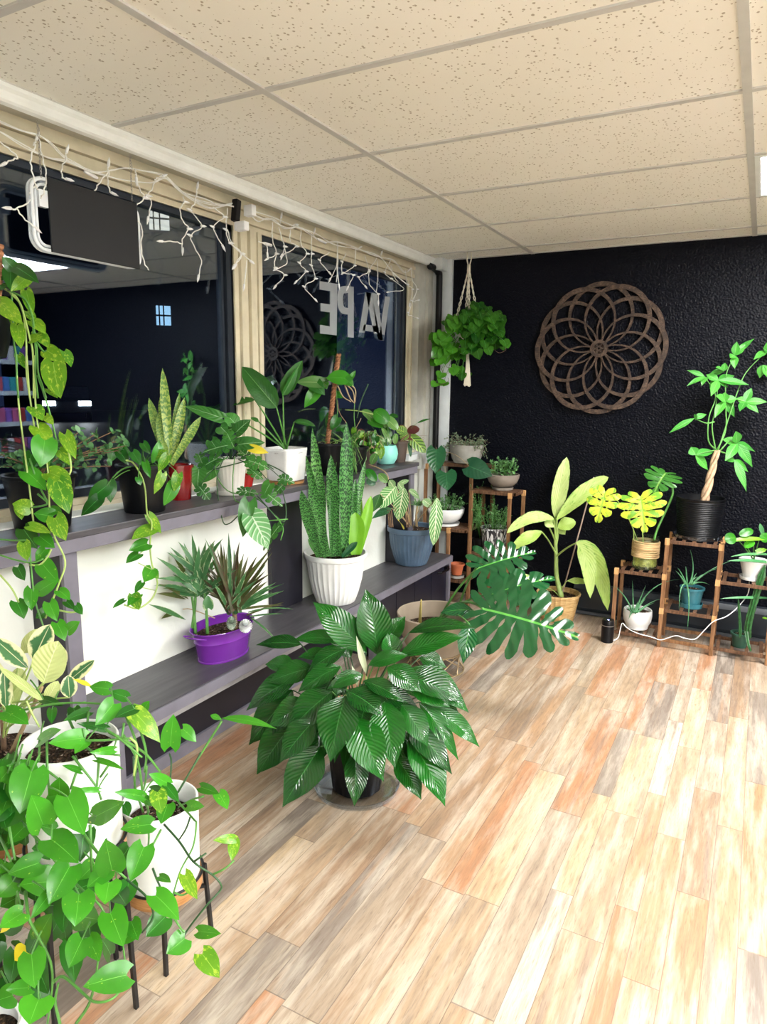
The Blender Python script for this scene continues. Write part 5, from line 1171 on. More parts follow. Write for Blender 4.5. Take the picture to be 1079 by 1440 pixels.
for st in ([(560, 570), (490, 640), (560, 760), (700, 790, -.06), (790, 860, -.1), (870, 960, -.14), (860, 1040, -.14)], [(540, 575), (500, 700, -.04), (530, 920, -.1), (570, 945, -.1), (640, 880, -.12)], [(620, 560), (760, 600, -.04), (880, 660, -.06), (920, 720, -.1)], [(640, 570), (700, 560), (820, 640, -.04)], [(600, 570), (590, 700, -.04), (600, 810, -.1), (660, 830, -.12)], [(730, 790, -.1), (800, 870, -.12), (830, 900, -.12), (880, 935, -.12), (890, 860, -.1), (870, 760, -.1)], [(780, 930, -.14), (900, 920, -.12)], [(690, 580), (640, 600), (480, 640)]):
    p.S(st, .0022, S_green if R.random() < .5 else S_dark, -.03)
p.done()
M_redg = simple('red_glazed_dish', (.36, .012, .008), .2, coat=.5)
mb = MB().lathe([(.03, 0), (.04, .004), (.048, .05), (.05, .055), (.045, .055), (.04, .03)], (-1.95, 2.34, CZ), 30, cap1=False); tag(mb.build('red_pot', M_redg, auto=.6), 'small red glazed pot half hidden behind the white ribbed pot', 'pot')
# bird of paradise
p = Plant(POT['bird']['root'], cr(180, 500, 4), at(3.08)); A0 = POT['bird']['c']
for b_, t_, w_, g_, o_, up in [((836, 292), (642, 62), 132, 'bird', -.06, .1), ((872, 222), (982, 28), 84, 'bird', .0, .1), ((715, 250), (456, 312), 56, 'bird', .05, .8), ((936, 372), (1056, 398), 44, 'bird', -.05, .8), ((735, 372), (690, 350), 26, 'bird', 0, .5), ((560, 330), (440, 290), 40, 'bird', .05, .8)]:
    B, T = p.L(b_, t_, w_, g_, 'paddle', o_, o_, up=up, cam=.9, fold=.3, bend=.07, seg=12); p.stem3(A0+rv(.01), B, .005, S_green, .05, r1=.003)
p.L((868, 226), (955, 60), 46, 'bird', 'paddle', -.02, -.02, up=-.2, cam=.6, fold=.6)
p.stem3(A0, p.P(735, 372), .004, S_tan, .05)
p.done()
# moss pole philodendron
p = Plant(POT['moss']['root'], cr(400, 500, 4), at(3.45)); A0 = POT['moss']['c']
mb = MB(); P1 = p.P(305, -8, -.02); n_ = 70
for s_ in (0, 1, 2):
    mb.tube([lerp(A0, P1, i/n_)+V((.007*math.cos(i*.7+s_*2.09), .007*math.sin(i*.7+s_*2.09), 0)) for i in range(n_+1)], .0072, 6)
mb.build('moss_pole', M_coir, p.root, smooth=True)
for b_, t_, w_, g_, o_ in [((215, 152), (62, 150), 60, 'olive', 0), ((150, 140), (228, 222), 74, 'pothosdk', .0), ((340, 128), (234, 128), 84, 'pothos', -.03), ((320, 112), (392, 176), 62, 'pothos', -.02), ((185, 188), (112, 294), 66, 'pothos', .02), ((215, 140), (240, 190), 50, 'pothos', .02), ((372, 128), (402, 84), 26, 'pothos', 0), ((290, 215), (330, 240), 40, 'pothosdk', .03), ((260, 330), (240, 420), 40, 'pothosdk', .04), ((300, 350), (260, 420), 50, 'pothosdk', .0)]:
    B, T = p.L(b_, t_, w_, g_, 'heart', o_, o_, **HN); p.stem3(lerp(A0, P1, .75), B, .0025, S_green, .1)
for st in ([(330, 150), (385, 200), (395, 270)], [(340, 165), (370, 240), (395, 268)], [(350, 150), (398, 190), (398, 262)], [(300, 170), (330, 230), (375, 260)]): p.S(st, .004, S_tan, -.02, r1=.002)
p.S([(410, 350), (430, 260), (472, 160)], .003, S_dark); p.S([(395, 270), (392, 340), (400, 420)], .002, S_green); p.S([(300, 250), (310, 320), (350, 380)], .002, S_brown)
p.done()
# mistletoe cactus
p = Plant(POT['rhip']['root'], cr(400, 500, 4), at(3.55)); A0 = POT['rhip']['c']
for k in range(120):
    x = R.uniform(190, 440); y = R.uniform(430, 720) ; P0 = A0+rv(.03); C = p.P(lerp(320, x, .6), 450+R.uniform(-40, 60), R.uniform(-.1, .05)); T = p.P(x, y, R.uniform(-.14, .03))
    bztube(p.T(S_green if k % 3 else S_pale), P0, C, T, .0013, .001, 7, 4)
    T2 = T+V((R.uniform(-.02, .02), R.uniform(-.02, .02), -.02)); bztube(p.T(S_green), T, (T+T2)/2, T2, .001, .001, 2, 4)
p.done()
# hoya tangle
p = Plant(POT['hoya']['root'], cr(440, 540, 6.35), at(3.8)); A0 = POT['hoya']['c']
for k in range(30):
    x = R.uniform(330, 640); y = R.uniform(400, 700); T = p.P(x, y, R.uniform(-.15, .05)); C = p.P(lerp(450, x, .5), 380+R.uniform(-60, 60), R.uniform(-.08, .03)); bztube(p.T(S_tan if k % 2 else S_brown), A0+rv(.02), C, T, .0022, .0012, 8, 5)
    for j in range(3):
        B = bez(A0, C, T, R.uniform(.5, 1)); leaf(p.M(('olive', 'pothosdk', 'golden')[k % 3]), B, B+V((R.uniform(-.03, .03), R.uniform(-.03, .03), -R.uniform(.01, .05))), tocam(B)+UP*.3+rv(.4), .013, 'oval', .04, n=6, m=1)
for b_, t_, w_, g_, o_ in [((480, 680), (370, 600), 74, 'olive', -.1), ((570, 620), (520, 720), 76, 'olive', -.1), ((555, 480), (650, 520), 80, 'olive', 0), ((630, 570), (600, 670), 50, 'golden', -.05), ((560, 570), (590, 640), 50, 'golden', -.05), ((480, 760), (572, 870), 84, 'pothosdk', -.25), ((480, 850), (560, 900), 80, 'deep', -.25), ((590, 800), (670, 880), 76, 'olive', -.25), ((400, 420), (470, 440), 60, 'maroon', 0), ((430, 470), (360, 540), 60, 'olive', 0), ((300, 370), (200, 420), 50, 'pothosdk', 0), ((250, 380), (300, 440), 60, 'pothosdk', 0)]:
    p.L(b_, t_, w_, g_, 'oval', o_, o_, up=.3, cam=.9)
p.S([(500, 720, -.1), (560, 740, -.15), (640, 780, -.2), (675, 840, -.22), (640, 890, -.22)], .003, S_tan); p.S([(375, 410), (410, 350), (432, 305)], .0015, S_tan); p.S([(290, 230, 0), (400, 240, -.02), (540, 270, -.02)], .003, S_pale)
p.done()
# peperomia
p = Plant(POT['mint']['root'], cr(400, 500, 4), at(4.0)); A0 = POT['mint']['c']
for b_, t_, w_, g_, o_ in [((585, 372), (503, 310), 84, 'pothos', -.03), ((520, 380), (436, 306), 64, 'olive', .02), ((560, 345), (638, 420), 70, 'olive', 0), ((590, 340), (642, 345), 34, 'pothosdk', .04), ((550, 410), (600, 500), 34, 'olive', -.02), ((628, 440), (622, 500), 34, 'olive', 0), ((600, 470), (560, 400), 50, 'pothosdk', .03), ((470, 370), (560, 400), 60, 'pothos', 0), ((590, 400), (560, 340), 70, 'olive', .03)]:
    B, T = p.L(b_, t_, w_, g_, 'round', o_, o_, up=.5, cam=.8); p.stem3(A0, B, .0022, S_green, .05)
p.done()
# prayer plant
p = Plant(POT['maranta']['root'], cr(400, 500, 4), at(4.17)); A0 = POT['maranta']['c']
for b_, t_, w_, g_, o_ in [((690, 440), (628, 410), 66, 'prayer', -.02), ((700, 440), (650, 470), 50, 'prayer', -.04), ((690, 430), (762, 412), 60, 'maroon', 0), ((700, 445), (796, 548), 74, 'prayer', -.04), ((680, 450), (740, 470), 40, 'maroon', -.04), ((700, 480), (712, 572), 24, 'deep', -.04), ((690, 430), (640, 395), 40, 'maroon', .03), ((660, 480), (620, 500), 30, 'maroon', 0), ((700, 430), (790, 520), 40, 'prayer', 0)]:
    B, T = p.L(b_, t_, w_, g_, 'oval', o_, o_, up=.4, cam=.8, bend=.06); p.stem3(A0, B, .002, S_brown, .05)
p.L((748, 380), (824, 355), 14, 'pothosdk', 'lance', 0, 0); p.S([(690, 460), (720, 400), (748, 380)], .001, S_green)
for k in range(12): T = p.P(R.uniform(760, 810), R.uniform(440, 540)); bztube(p.T(S_brown), A0, p.P(740, 440), T, .0008, .0006, 5, 4)
p.done()
# ------------------------------------------------------------------ bench plants
p = Plant(POT['snake']['root'], cr(400, 500, 4), at(3.42)); p.xc = -1.745
for b_, t_, w_, g_, o_ in [((198, 1118), (95, 756), 60, 'snake', .02), ((238, 1118), (142, 732), 62, 'snake', -.04), ((232, 1112), (158, 406), 50, 'snake', .06), ((335, 1118), (350, 372), 66, 'snake', -.02), ((292, 1114), (262, 556), 62, 'snake', .04), ((212, 1112), (204, 630), 52, 'snake', .08), ((266, 1118), (262, 796), 26, 'snake', -.06), ((345, 1112), (455, 590), 40, 'snake', .04), ((402, 1106), (400, 880), 88, 'snakelime', -.02), ((418, 1096), (488, 788), 54, 'snakelime', .02), ((398, 1080), (415, 746), 58, 'snakelime', .06), ((186, 1116), (133, 1030), 20, 'snake', -.06), ((325, 1118), (412, 1048), 34, 'deep', -.08), ((310, 1112), (248, 680), 50, 'snake', .1), ((365, 1112), (400, 690), 40, 'snake', .1), ((250, 1112), (120, 560), 40, 'snake', .12), ((222, 1116), (180, 760), 44, 'snake', .03), ((350, 1110), (430, 860), 30, 'snake', .0), ((375, 1100), (390, 760), 40, 'snake', .03)]:
    p.L((b_[0], b_[1]+14), t_, w_*1.2, g_, 'sword', o_, o_, up=0, cam=1, fold=.28, tilt=.22, bend=.015, seg=14, m=2)
p.done()
p = Plant(POT['calathea']['root'], cr(400, 500, 4), at(4.12)); p.xc = -1.745; A0 = POT['calathea']['c']
for b_, t_, w_, g_, o_ in [((628, 735), (524, 858), 92, 'zebra', -.03), ((672, 742), (640, 928), 88, 'zebra', -.06), ((540, 780), (500, 880), 60, 'bird', .06), ((602, 858), (490, 920), 44, 'deep', .0), ((640, 715), (668, 760), 40, 'zebra', 0), ((618, 745), (590, 700), 46, 'zebra', .02), ((860, 800), (838, 1070), 78, 'zebra', -.12), ((700, 760), (760, 800), 50, 'zebra', .04), ((780, 810), (830, 850), 50, 'zebra', -.04), ((640, 730), (700, 700), 34, 'zebra', .04)]:
    B, T = p.L(b_, t_, w_, g_, 'lance' if w_ < 90 and g_ != 'zebra' else 'oval', o_, o_, up=.3, cam=.9, bend=.05); p.stem3(A0, B, .003, S_tan, .05)
p.L((640, 928), (670, 978), 46, 'yellow', 'oval', -.1, -.1)
p.T(S_tan).tube([p.P(745, 962, -.02), p.P(742, 900, -.02), p.P(748, 845, -.02)], [.008, .006, .005], 8)
for k in range(60):
    B = p.P(748+R.uniform(-14, 14), 842, -.02); dr = V((R.uniform(-1, 1), R.uniform(-1, 1), R.uniform(-.1, .9))).normalized(); T = B+dr*R.uniform(.03, .055); leaf(p.M('herb'), B, T, UP+rv(.3), .004, 'lance', .04, n=4, m=1)
for x in (690, 700, 600, 590, 610): p.stem3(p.P(x, 965), p.P(x-8, 880+R.uniform(-20, 40)), .004, S_brown, 0)
p.done()
# purple tub
p = Plant(POT['tub']['root'], cr(180, 700, 4.905), at(2.69)); A0 = POT['tub']['c']
for (bx, tips, ofs) in (((478, 560), [(192, 408), (286, 568), (338, 472), (288, 338), (385, 308), (440, 250), (490, 330), (602, 292), (656, 280), (266, 374), (345, 300), (540, 300), (610, 480)], 0), ((520, 640), [(380, 420), (560, 350), (700, 460), (420, 560), (470, 400), (640, 540), (590, 660), (350, 640)], .03)):
    for tx, ty in tips: p.L((bx[0]+R.uniform(-25, 25), bx[1]+R.uniform(-30, 60)), (tx, ty), 40, 'drac', 'lance', ofs, ofs+R.uniform(-.06, .06), bend=.07, fold=.25, m=1, seg=10)
for b_, t_ in (((400, 842), (138, 734)), ((420, 700), (202, 592)), ((400, 700), (190, 662)), ((330, 790), (230, 835)), ((430, 620), (290, 370)), ((470, 640), (400, 480))): p.L(b_, t_, 36, 'drac' if b_[1] > 800 else 'dracm', 'lance', 0, 0, bend=.08, m=1)
for a, b_ in (((465, 935), (432, 620)), ((548, 938), (520, 600)), ((445, 900), (470, 560))): p.S([a, ((a[0]+b_[0])/2+6, (a[1]+b_[1])/2), b_], .007, S_green, 0, r1=.004)
p.L((555, 760), (550, 672), 66, 'drac', 'heart', -.04, -.04); p.S([(600, 830), (440, 770), (380, 768)], .002, S_tan)
for tx, ty in [(530, 276), (612, 350), (694, 240), (770, 300), (730, 350), (892, 400), (990, 342), (1000, 372), (988, 520), (1079, 590), (1079, 640), (870, 450), (640, 300), (560, 300), (600, 400), (560, 520), (820, 500), (760, 420), (680, 380), (650, 460), (720, 560), (600, 600), (540, 660), (1000, 650), (1079, 740), (660, 330), (700, 300), (900, 560), (800, 380), (1035, 990), (850, 620), (620, 480)]:
    if ty < 760: p.L((R.uniform(680, 780), R.uniform(740, 800)), (tx, ty), R.uniform(20, 34), 'dracm' if R.random() < .7 else 'drac', 'strap', R.uniform(-.03, .03), R.uniform(-.08, .08), bend=.05, fold=.3, m=1, seg=8)
for k in range(34):
    a = R.uniform(-1.2, 1.2); ln = R.uniform(240, 470); bx_, by_ = 720+R.uniform(-30, 30), 770+R.uniform(-30, 40)
    p.L((bx_, by_), (bx_+math.sin(a)*ln*.75, by_-math.cos(a)*ln), R.uniform(22, 36), 'dracm' if k % 3 else 'drac', 'strap', R.uniform(-.02, .03), R.uniform(-.05, .07), bend=.05, fold=.3, m=1, seg=8)
for k in range(16):
    a = R.uniform(-1.5, 1.3); ln = R.uniform(180, 320); bx_, by_ = 490+R.uniform(-30, 40), 600+R.uniform(-30, 90)
    p.L((bx_, by_), (bx_+math.sin(a)*ln, by_-math.cos(a)*ln), R.uniform(34, 44), 'drac', 'lance', R.uniform(-.02, .03), R.uniform(-.05, .07), bend=.07, fold=.3, m=1, seg=8)
p.L((850, 830), (1035, 995), 16, 'drac', 'strap', 0, -.05, bend=.15, m=1); p.L((820, 810), (1079, 720), 16, 'dracm', 'strap', 0, 0, bend=.05, m=1); p.L((840, 820), (1079, 800), 14, 'drac', 'strap', 0, 0, bend=.05, m=1); p.L((830, 790), (1150, 770), 14, 'drac', 'strap', 0, 0, bend=.1, m=1)
p.S([(740, 900), (735, 800), (720, 740)], .009, S_brown, 0)
p.done()
M_frost = simple('frosted_white_cone', (.80, .83, .82), .6, bmp=.3)
oc = []
for (x, y, rr, o_, lb) in ((715, 865, .021, 0, 'frosted grey green pine sprig ornament standing in the purple tub'), (812, 885, .027, -.03, 'snow white pine cone ornament lying in the purple tub')):
    c_ = p.P(x, y, -.05+o_); mb = MB()
    for k in range(110):
        z = 1-2*(k+.5)/110; a = k*2.4; d_ = V((math.sqrt(1-z*z)*math.cos(a), math.sqrt(1-z*z)*math.sin(a), z*(1.35 if o_ == 0 else 1)))
        leaf(mb, c_+d_*rr*.3, c_+d_*rr, UP+d_, rr*.2, 'round', .1, n=4, m=1)
    tag(mb.build('pine_cone', M_frost if o_ else leafmat('frosted_sprig', (.25, .33, .28), (.6, .66, .6), rough=.6)), lb, 'ornament')
# ------------------------------------------------------------------ corner stand plants
def sprigs(key, g, n, h, spread, droop=0, ls=.007, lw=.0028, stem=None, leaves=14, cam_bias=None):
    p = Plant(POT[key]['root'], cr(0, 0, 1), at(4)); A0 = POT[key]['c']; rr = POT[key]['r']
    for k in range(n):
        a = R.uniform(0, 2*PI); r0 = rr*math.sqrt(R.random())*.9; A = A0+V((r0*math.cos(a), r0*math.sin(a), -.005)); hh = h*R.uniform(.5, 1); sp = spread*R.uniform(.3, 1)
        T = A+V((math.cos(a)*sp, math.sin(a)*sp, hh-droop*sp*R.uniform(0, 3))); C = A+V((math.cos(a)*sp*.4, math.sin(a)*sp*.4, hh))
        bztube(p.T(stem or S_green), A, C, T, .001, .0007, 7, 4)
        for j in range(leaves):
            v = (j+1)/leaves; B = bez(A, C, T, v); dr = (rv(1)+UP*.4).normalized(); leaf(p.M(g), B, B+dr*ls*R.uniform(.7, 1.4), UP+rv(.7), lw*R.uniform(.8, 1.3), 'oval', .02, n=3, m=1)
    return p
p = sprigs('stone', 'thyme', 60, .10, .07, .6, .011, .0042, S_brown, 10)
for k in range(26):
    A = POT['stone']['c']+V((POT['stone']['r']*R.uniform(.6, 1.0)*(-1 if k % 2 else 1), R.uniform(-.06, .02), .0)); T = A+V((R.uniform(.02, .09)*(-1 if k % 2 else 1), R.uniform(-.05, 0), R.uniform(-.08, .05))); C = (A+T)/2+UP*.05
    bztube(p.T(S_brown), A, C, T, .001, .0007, 7, 4)
    for j in range(14): B = bez(A, C, T, (j+1)/14); leaf(p.M('thyme'), B, B+(rv(1)+UP*.3).normalized()*.012, UP+rv(.6), .0045, 'oval', .02, n=3, m=1)
p.done()
p = sprigs('bowl', 'herb', 26, .11, .03, 0, .022, .007, S_green, 12); p.done()
p = sprigs('wbowl', 'herb', 46, .12, .06, .3, .012, .005, S_green, 12); p.done()
p = sprigs('damask', 'herb', 44, .17, .05, .2, .012, .003, S_green, 18)
A0 = POT['damask']['c']
for k in range(5):
    T = A0+V((R.uniform(-.04, .0), R.uniform(-.02, .02), R.uniform(.2, .30))); bztube(p.T(S_green), A0, (A0+T)/2+V((.01, 0, 0)), T, .0015, .001, 7, 4)
    for j in range(26): B = lerp(A0, T, (j+1)/26); leaf(p.M('herb'), B, B+(rv(1)+UP*.3).normalized()*.016, UP+rv(.6), .003, 'oval', .02, n=3, m=1)
p.done()
# trailing grass-like sprays between tiers
pot('trail', 'fine trailing stonecrop in a small dark pot on the middle shelf of the corner stand', 'potted plant', 'potted_stonecrop', (-1.545, 4.22), .375, .035, .045, .08, M_blackpot, sink=.012)
p = Plant(POT['trail']['root'], cr(590, 590, 5.33), at(4.45)); A0 = POT['trail']['c']
for k in range(46):
    x = R.uniform(380, 480); T = p.P(x, R.uniform(450, 860), R.uniform(-.06, .06)); C = p.P(R.uniform(400, 460), R.uniform(470, 700), 0); bztube(p.T(S_green), A0, C, T, .001, .0007, 7, 4)
    for j in range(12): B = bez(A0, C, T, .3+.7*(j+1)/12); leaf(p.M('herb'), B, B+(rv(1)+UP*.3).normalized()*.013, UP+rv(.6), .003, 'oval', .02, n=3, m=1)
p.done()
pot('phil', 'philodendron with big deep green heart leaves in a small brown pot on the corner stand', 'potted plant', 'potted_philodendron', (-1.845, 4.155), .938, .032, .040, .06, M_brown, sink=.012)
p = Plant(POT['phil']['root'], cr(590, 590, 5.33), at(4.42)); A0 = POT['phil']['c']
for b_, t_, w_ in (((125, 225), (120, 406), 130), ((200, 400), (212, 534), 140), ((372, 350), (548, 424), 145)):
    B, T = p.L(b_, t_, w_, 'deep', 'heart', -.06, -.1, up=.2, cam=1, tilt=.1, bend=.04); 
    p.stem3(A0, B, .002, S_tan, .3)
p.done()
# ------------------------------------------------------------------ dumb cane
p = Plant(POT['dieff']['root'], cr(580, 560, 3.854), at(4.33)); A0 = POT['dieff']['c']
top = p.P(778, 650); p.T(simple('dumb_cane_stalk', (.30, .42, .12), .45, var=.2)).tube(catmull([A0+V((.02, 0, -.01)), p.P(782, 960), p.P(780, 860), p.P(776, 760), top], 6), [.017, .017, .016, .016, .015, .014, .014, .014, .014, .013, .013, .013, .012, .012, .012, .011, .011, .010, .010, .010, .009, .008, .007, .006, .005][:25], 10)
for b_, t_, w_, o_, C_ in [((775, 645), (838, 318), 96, 0, None), ((785, 655), (1064, 428), 100, -.05, (960, 470, -.08)), ((765, 655), (512, 732), 78, -.08, (640, 610, -.1)), ((700, 722), (538, 818), 84, -.12, None), ((775, 690), (702, 632), 54, .02, None), ((790, 700), (886, 670), 88, -.02, None), ((892, 784), (1060, 1152), 112, -.12, (1010, 800, -.14)), ((890, 784), (965, 1085), 104, -.16, (960, 790, -.16)), ((840, 990), (968, 1002), 42, -.05, None), ((720, 1030), (560, 960), 70, -.1, None), ((800, 700), (830, 740), 50, 0, None), ((720, 660), (770, 700), 60, -.04, None)]:
    B, T = p.L(b_, t_, w_*.88, 'dieff', 'oval' if w_ > 60 else 'lance', o_, o_-.02, up=.3, cam=.9, bend=.07, C=C_, wave=.14, fold=.25, seg=14, m=3)
    if b_[1] < 900: p.stem3(p.P(778, min(860, b_[1]+120)), B, .006, S_pale, .1)
    else: p.stem3(A0, B, .003, S_pale, .2)
p.S([(812, 1062), (890, 780, -.03), (985, 428, -.04)], .0045, simple('pinkish_stake', (.42, .30, .25), .6), 0)
p.done()
# ------------------------------------------------------------------ right stand plants
p = Plant(vr, cr(820, 460, 3), at(3.92))
wt = V((-.505, 4.1, .44))
B, T = p.L((243, 715), (262, 868), 200, 'mony', o=-.08, o2=-.12, bend=.08, n=UP*.35+tocam(pt(900, 700, 3.9)), mon=dict(lobes=6, cut=.55, seed=5)); p.stem3(wt, B, .004, S_pale, 0)
B, T = p.L((95, 695), (60, 828), 140, 'mony', o=-.02, o2=-.04, bend=.08, n=UP*.35+tocam(pt(850, 700, 3.9)), mon=dict(lobes=5, cut=.55, seed=6)); p.stem3(wt, B, .003, S_pale, .35)
B, T = p.L((350, 615), (300, 702), 165, 'mong', o=0, o2=-.02, bend=.15, n=UP*.6+tocam(pt(900, 700, 3.9))*.7, mon=dict(lobes=6, cut=.6, seed=9))
p.S([(300, 900, .0), (315, 850), (370, 730), (378, 680), (350, 615)], .0065, S_green, 0); p.S([(215, 900), (212, 850), (190, 790), (195, 760)], .003, S_pale, 0)
p.done()
p = Plant(POT['money']['root'], cr(820, 460, 3), at(3.75)); A0 = POT['money']['c']; tp = p.P(566, 520, .0)
bx = p.P(533, 735); M_trunk = simple('money_tree_bark', (.46, .31, .19), .7, var=.25, nscale=40)
for s_ in range(3):
    n_ = 30; p.T(M_trunk).tube([lerp(A0+(bx-A0)*.4, tp, i/n_)+V((.014*math.cos(i*.22+s_*2.09), .014*math.sin(i*.22+s_*2.09), 0))*(1-.3*i/n_) for i in range(n_+1)], [lerp(.012, .0085, i/n_) for i in range(n_+1)], 8)
def palm(c, tips, w=30, from_=None):
    P0 = p.P(*c)
    for t in tips: p.L(c, t, w, 'money', 'lance', (c[2] if len(c) > 2 else 0), (c[2] if len(c) > 2 else 0)+R.uniform(-.04, .04), up=.5, cam=.7, bend=.05, tilt=.2, fold=.2)
for st in ([(566, 520), (530, 480), (532, 380), (560, 290), (515, 210)], [(560, 520), (545, 420), (560, 340), (572, 225)], [(566, 520), (603, 430), (602, 300), (605, 200), (640, 120)], [(570, 520), (590, 460), (650, 280), (690, 190), (777, 100)], [(555, 400), (520, 405), (470, 385)], [(580, 520), (620, 480), (650, 490)], [(560, 520), (510, 530), (475, 540)], [(580, 525), (620, 540), (640, 560)], [(640, 300), (665, 310), (685, 315)], [(603, 380), (604, 340), (600, 310)]):
    p.S(st, .0045, S_green, 0, r1=.0022)
palm((515, 210), [(468, 238), (502, 248), (438, 182), (436, 250), (520, 230)], 22)
palm((595, 185), [(532, 198), (600, 150), (560, 170)], 26)
palm((640, 120), [(640, 176), (725, 48), (690, 70), (650, 60), (620, 130)], 30)
palm((570, 225), [(533, 262), (540, 292), (702, 244), (612, 254), (640, 205), (520, 200)], 34)
palm((600, 310), [(556, 384), (642, 336), (598, 275), (652, 302), (560, 290), (640, 380)], 36)
palm((685, 315), [(712, 256), (780, 316), (742, 362), (662, 356), (648, 300)], 32)
palm((470, 385), [(362, 448), (522, 368), (484, 374)], 26)
palm((650, 490), [(645, 438), (588, 474), (600, 566), (716, 592), (728, 526)], 40)
palm((475, 540), [(456, 506), (528, 604), (556, 524)], 40)
palm((640, 560), [(690, 694), (598, 562), (698, 612)], 34)
palm((777, 100), [(720, 138), (780, 60), (760, 90), (830, 130)], 30); palm((760, 160), [(745, 215), (790, 220)], 34)
p.done()
def aloe(key, s_, d, lst, w=22, C=None):
    p = Plant(POT[key]['root'], s_, at(d))
    for b_, t_, c_ in lst:
        B = p.P(*b_); T = p.P(t_[0], t_[1], t_[2] if len(t_) > 2 else 0); Cc = p.P(*c_) if c_ else (B+T)/2+UP*.015
        n_ = 10; p.T(S_aloe).tube([bez(B, Cc, T, i/n_) for i in range(n_+1)], [.0052*(1-.92*(i/n_)**1.3) for i in range(n_+1)], 7)
    p.done()
S_aloe = simple('aloe_skin', (.06, .20, .085), .35, var=.3, nscale=50)
ca = cr(860, 740, 4.927)
aloe('aloe1', ca, 3.95, [((150, 600), (8, 412), (90, 450)), ((152, 600), (146, 378), None), ((165, 600), (240, 410), None), ((170, 600), (472, 368), (260, 380)), ((175, 600), (335, 505), (250, 530)), ((140, 600), (120, 645, -.05), None), ((160, 600), (185, 520), None), ((140, 600), (92, 552), None), ((180, 600), (300, 530), None), ((150, 600), (210, 540), None), ((165, 605), (240, 500), None)])
aloe('aloe2', ca, 3.8, [((540, 405), (546, 162), (590, 300)), ((525, 405), (515, 278), None), ((520, 405), (460, 288), None), ((515, 405), (445, 308), None), ((550, 405), (825, 242), (700, 280)), ((550, 405), (592, 325), None), ((555, 405), (682, 408), (620, 370)), ((510, 400), (470, 578, -.06), (470, 400)), ((520, 400), (522, 760, -.08), (555, 480, -.08)), ((560, 405), (640, 330), None), ((535, 405), (600, 350), None), ((560, 405), (740, 290), (640, 320))])
p = Plant(POT['wpot']['root'], ca, at(3.62)); A0 = POT['wpot']['c']
for b_, t_, w_, g_ in [((860, 80), (784, 92), 84, 'pothos'), ((890, 60), (985, 28), 60, 'pothos'), ((985, 105), (925, 150), 60, 'pothos'), ((1035, 60), (1090, 100), 70, 'pothos'), ((860, 95), (1085, 92), 36, 'snakelime'), ((1079, 250), (800, 242), 28, 'aloe'), ((1079, 195), (825, 212), 26, 'aloe'), ((1000, 180), (1079, 160), 40, 'golden'), ((1050, 50), (1030, -20), 30, 'aloe')]:
    B, T = p.L(b_, t_, w_, g_, 'round' if w_ > 40 else 'strap', 0, 0, up=.4, cam=.8)
    if w_ > 40: p.stem3(A0, B, .003, S_green, .1)
p.done()
p = Plant(POT['green']['root'], ca, at(3.7)); A0 = POT['green']['c']
mb = MB()
def ridged(P, r0, r1, n=30):
    Q = catmull(P, 10); N = len(Q)
    vs = []; k_ = 8
    for i, q_ in enumerate(Q):
        t = (Q[min(i+1, N-1)]-Q[max(0, i-1)]).normalized(); a_ = t.orthogonal().normalized() if i == 0 else (a_-t*a_.dot(t)).normalized(); b__ = t.cross(a_); r_ = lerp(r0, r1, i/(N-1))*(1+.08*math.sin(i*1.9))*(1 if i < N-3 else (.8, .55, .15)[i-N+3])
        for k in range(k_*2):
            an = PI*k/k_; rr = r_*(1 if k % 2 else .62); vs.append(q_+a_*(rr*math.cos(an))+b__*(rr*math.sin(an)))
    fs = [(i*16+k, i*16+(k+1) % 16, (i+1)*16+(k+1) % 16, (i+1)*16+k) for i in range(N-1) for k in range(16)]
    mb.add(vs, fs+[tuple(range((N-1)*16, N*16))])
ridged([p.P(945, 770), p.P(950, 680, -.02), p.P(990, 520, -.05), p.P(1065, 270, -.08)], .018, .019); ridged([p.P(895, 770), p.P(890, 640), p.P(880, 500)], .009, .006); ridged([p.P(935, 730, -.04), p.P(950, 820, -.08), p.P(968, 868, -.09)], .009, .006)
mb.build('cactus_stem', simple('cactus_skin', (.022, .10, .025), .45, var=.3, nscale=60), p.root)
p.L((1079, 498), (755, 502), 20, 'aloe', 'strap', -.05, -.05); p.L((1079, 640), (1045, 636), 20, 'snakelime', 'strap', 0, 0)
p.done()
# ------------------------------------------------------------------ hanging basket
HB = pz(662, 354, HC); HB = V((HB.x, HB.y-.02, HC)); hb = empty('macrame_hanging_planter', HB, 'bushy philodendron in a white macrame hanger hung from the ceiling beside the black wall', 'hanging plant')
dB = dep(V((HB.x, HB.y, 1.7)))
M_cotton = simple('cotton_rope', (.66, .62, .50), .8, var=.08, bmp=.3)
p = Plant(hb, cr(600, 420, 8.99), at(dB)); cen = V((HB.x, HB.y, p.P(600, 480).z))
MB().lathe([(.03, -.06), (.055, -.055), (.075, -.01), (.082, .04), (.085, .045), (.078, .045), (.075, .02)], cen, 30).build('pot', M_offw, hb, auto=.6)
soil(hb, (cen.x, cen.y), .076, cen.z+.025)
rp = MB()
knot = HB+V((0, 0, -.10))
for k in range(4):
    a = k*PI/2+.55; e = cen+V((.083*math.cos(a), .083*math.sin(a), .045)); n_ = 60
    for s_ in (0, 1): rp.tube([lerp(knot, e, i/n_)+V((math.cos(i*.55+s_*PI), math.sin(i*.55+s_*PI), 0))*(.0025 if i < 28 else .0055) for i in range(n_+1)], .0036, 6)
    low = cen+V((0, 0, -.09)); rp.tube([e, cen+V((.088*math.cos(a), .088*math.sin(a), 0)), cen+V((.06*math.cos(a), .06*math.sin(a), -.06)), low], .0032, 6)
for s_ in (-1, 1): rp.tube([HB+V((s_*.012, 0, .0)), HB+V((s_*.014, 0, -.05)), knot], .0042, 6)
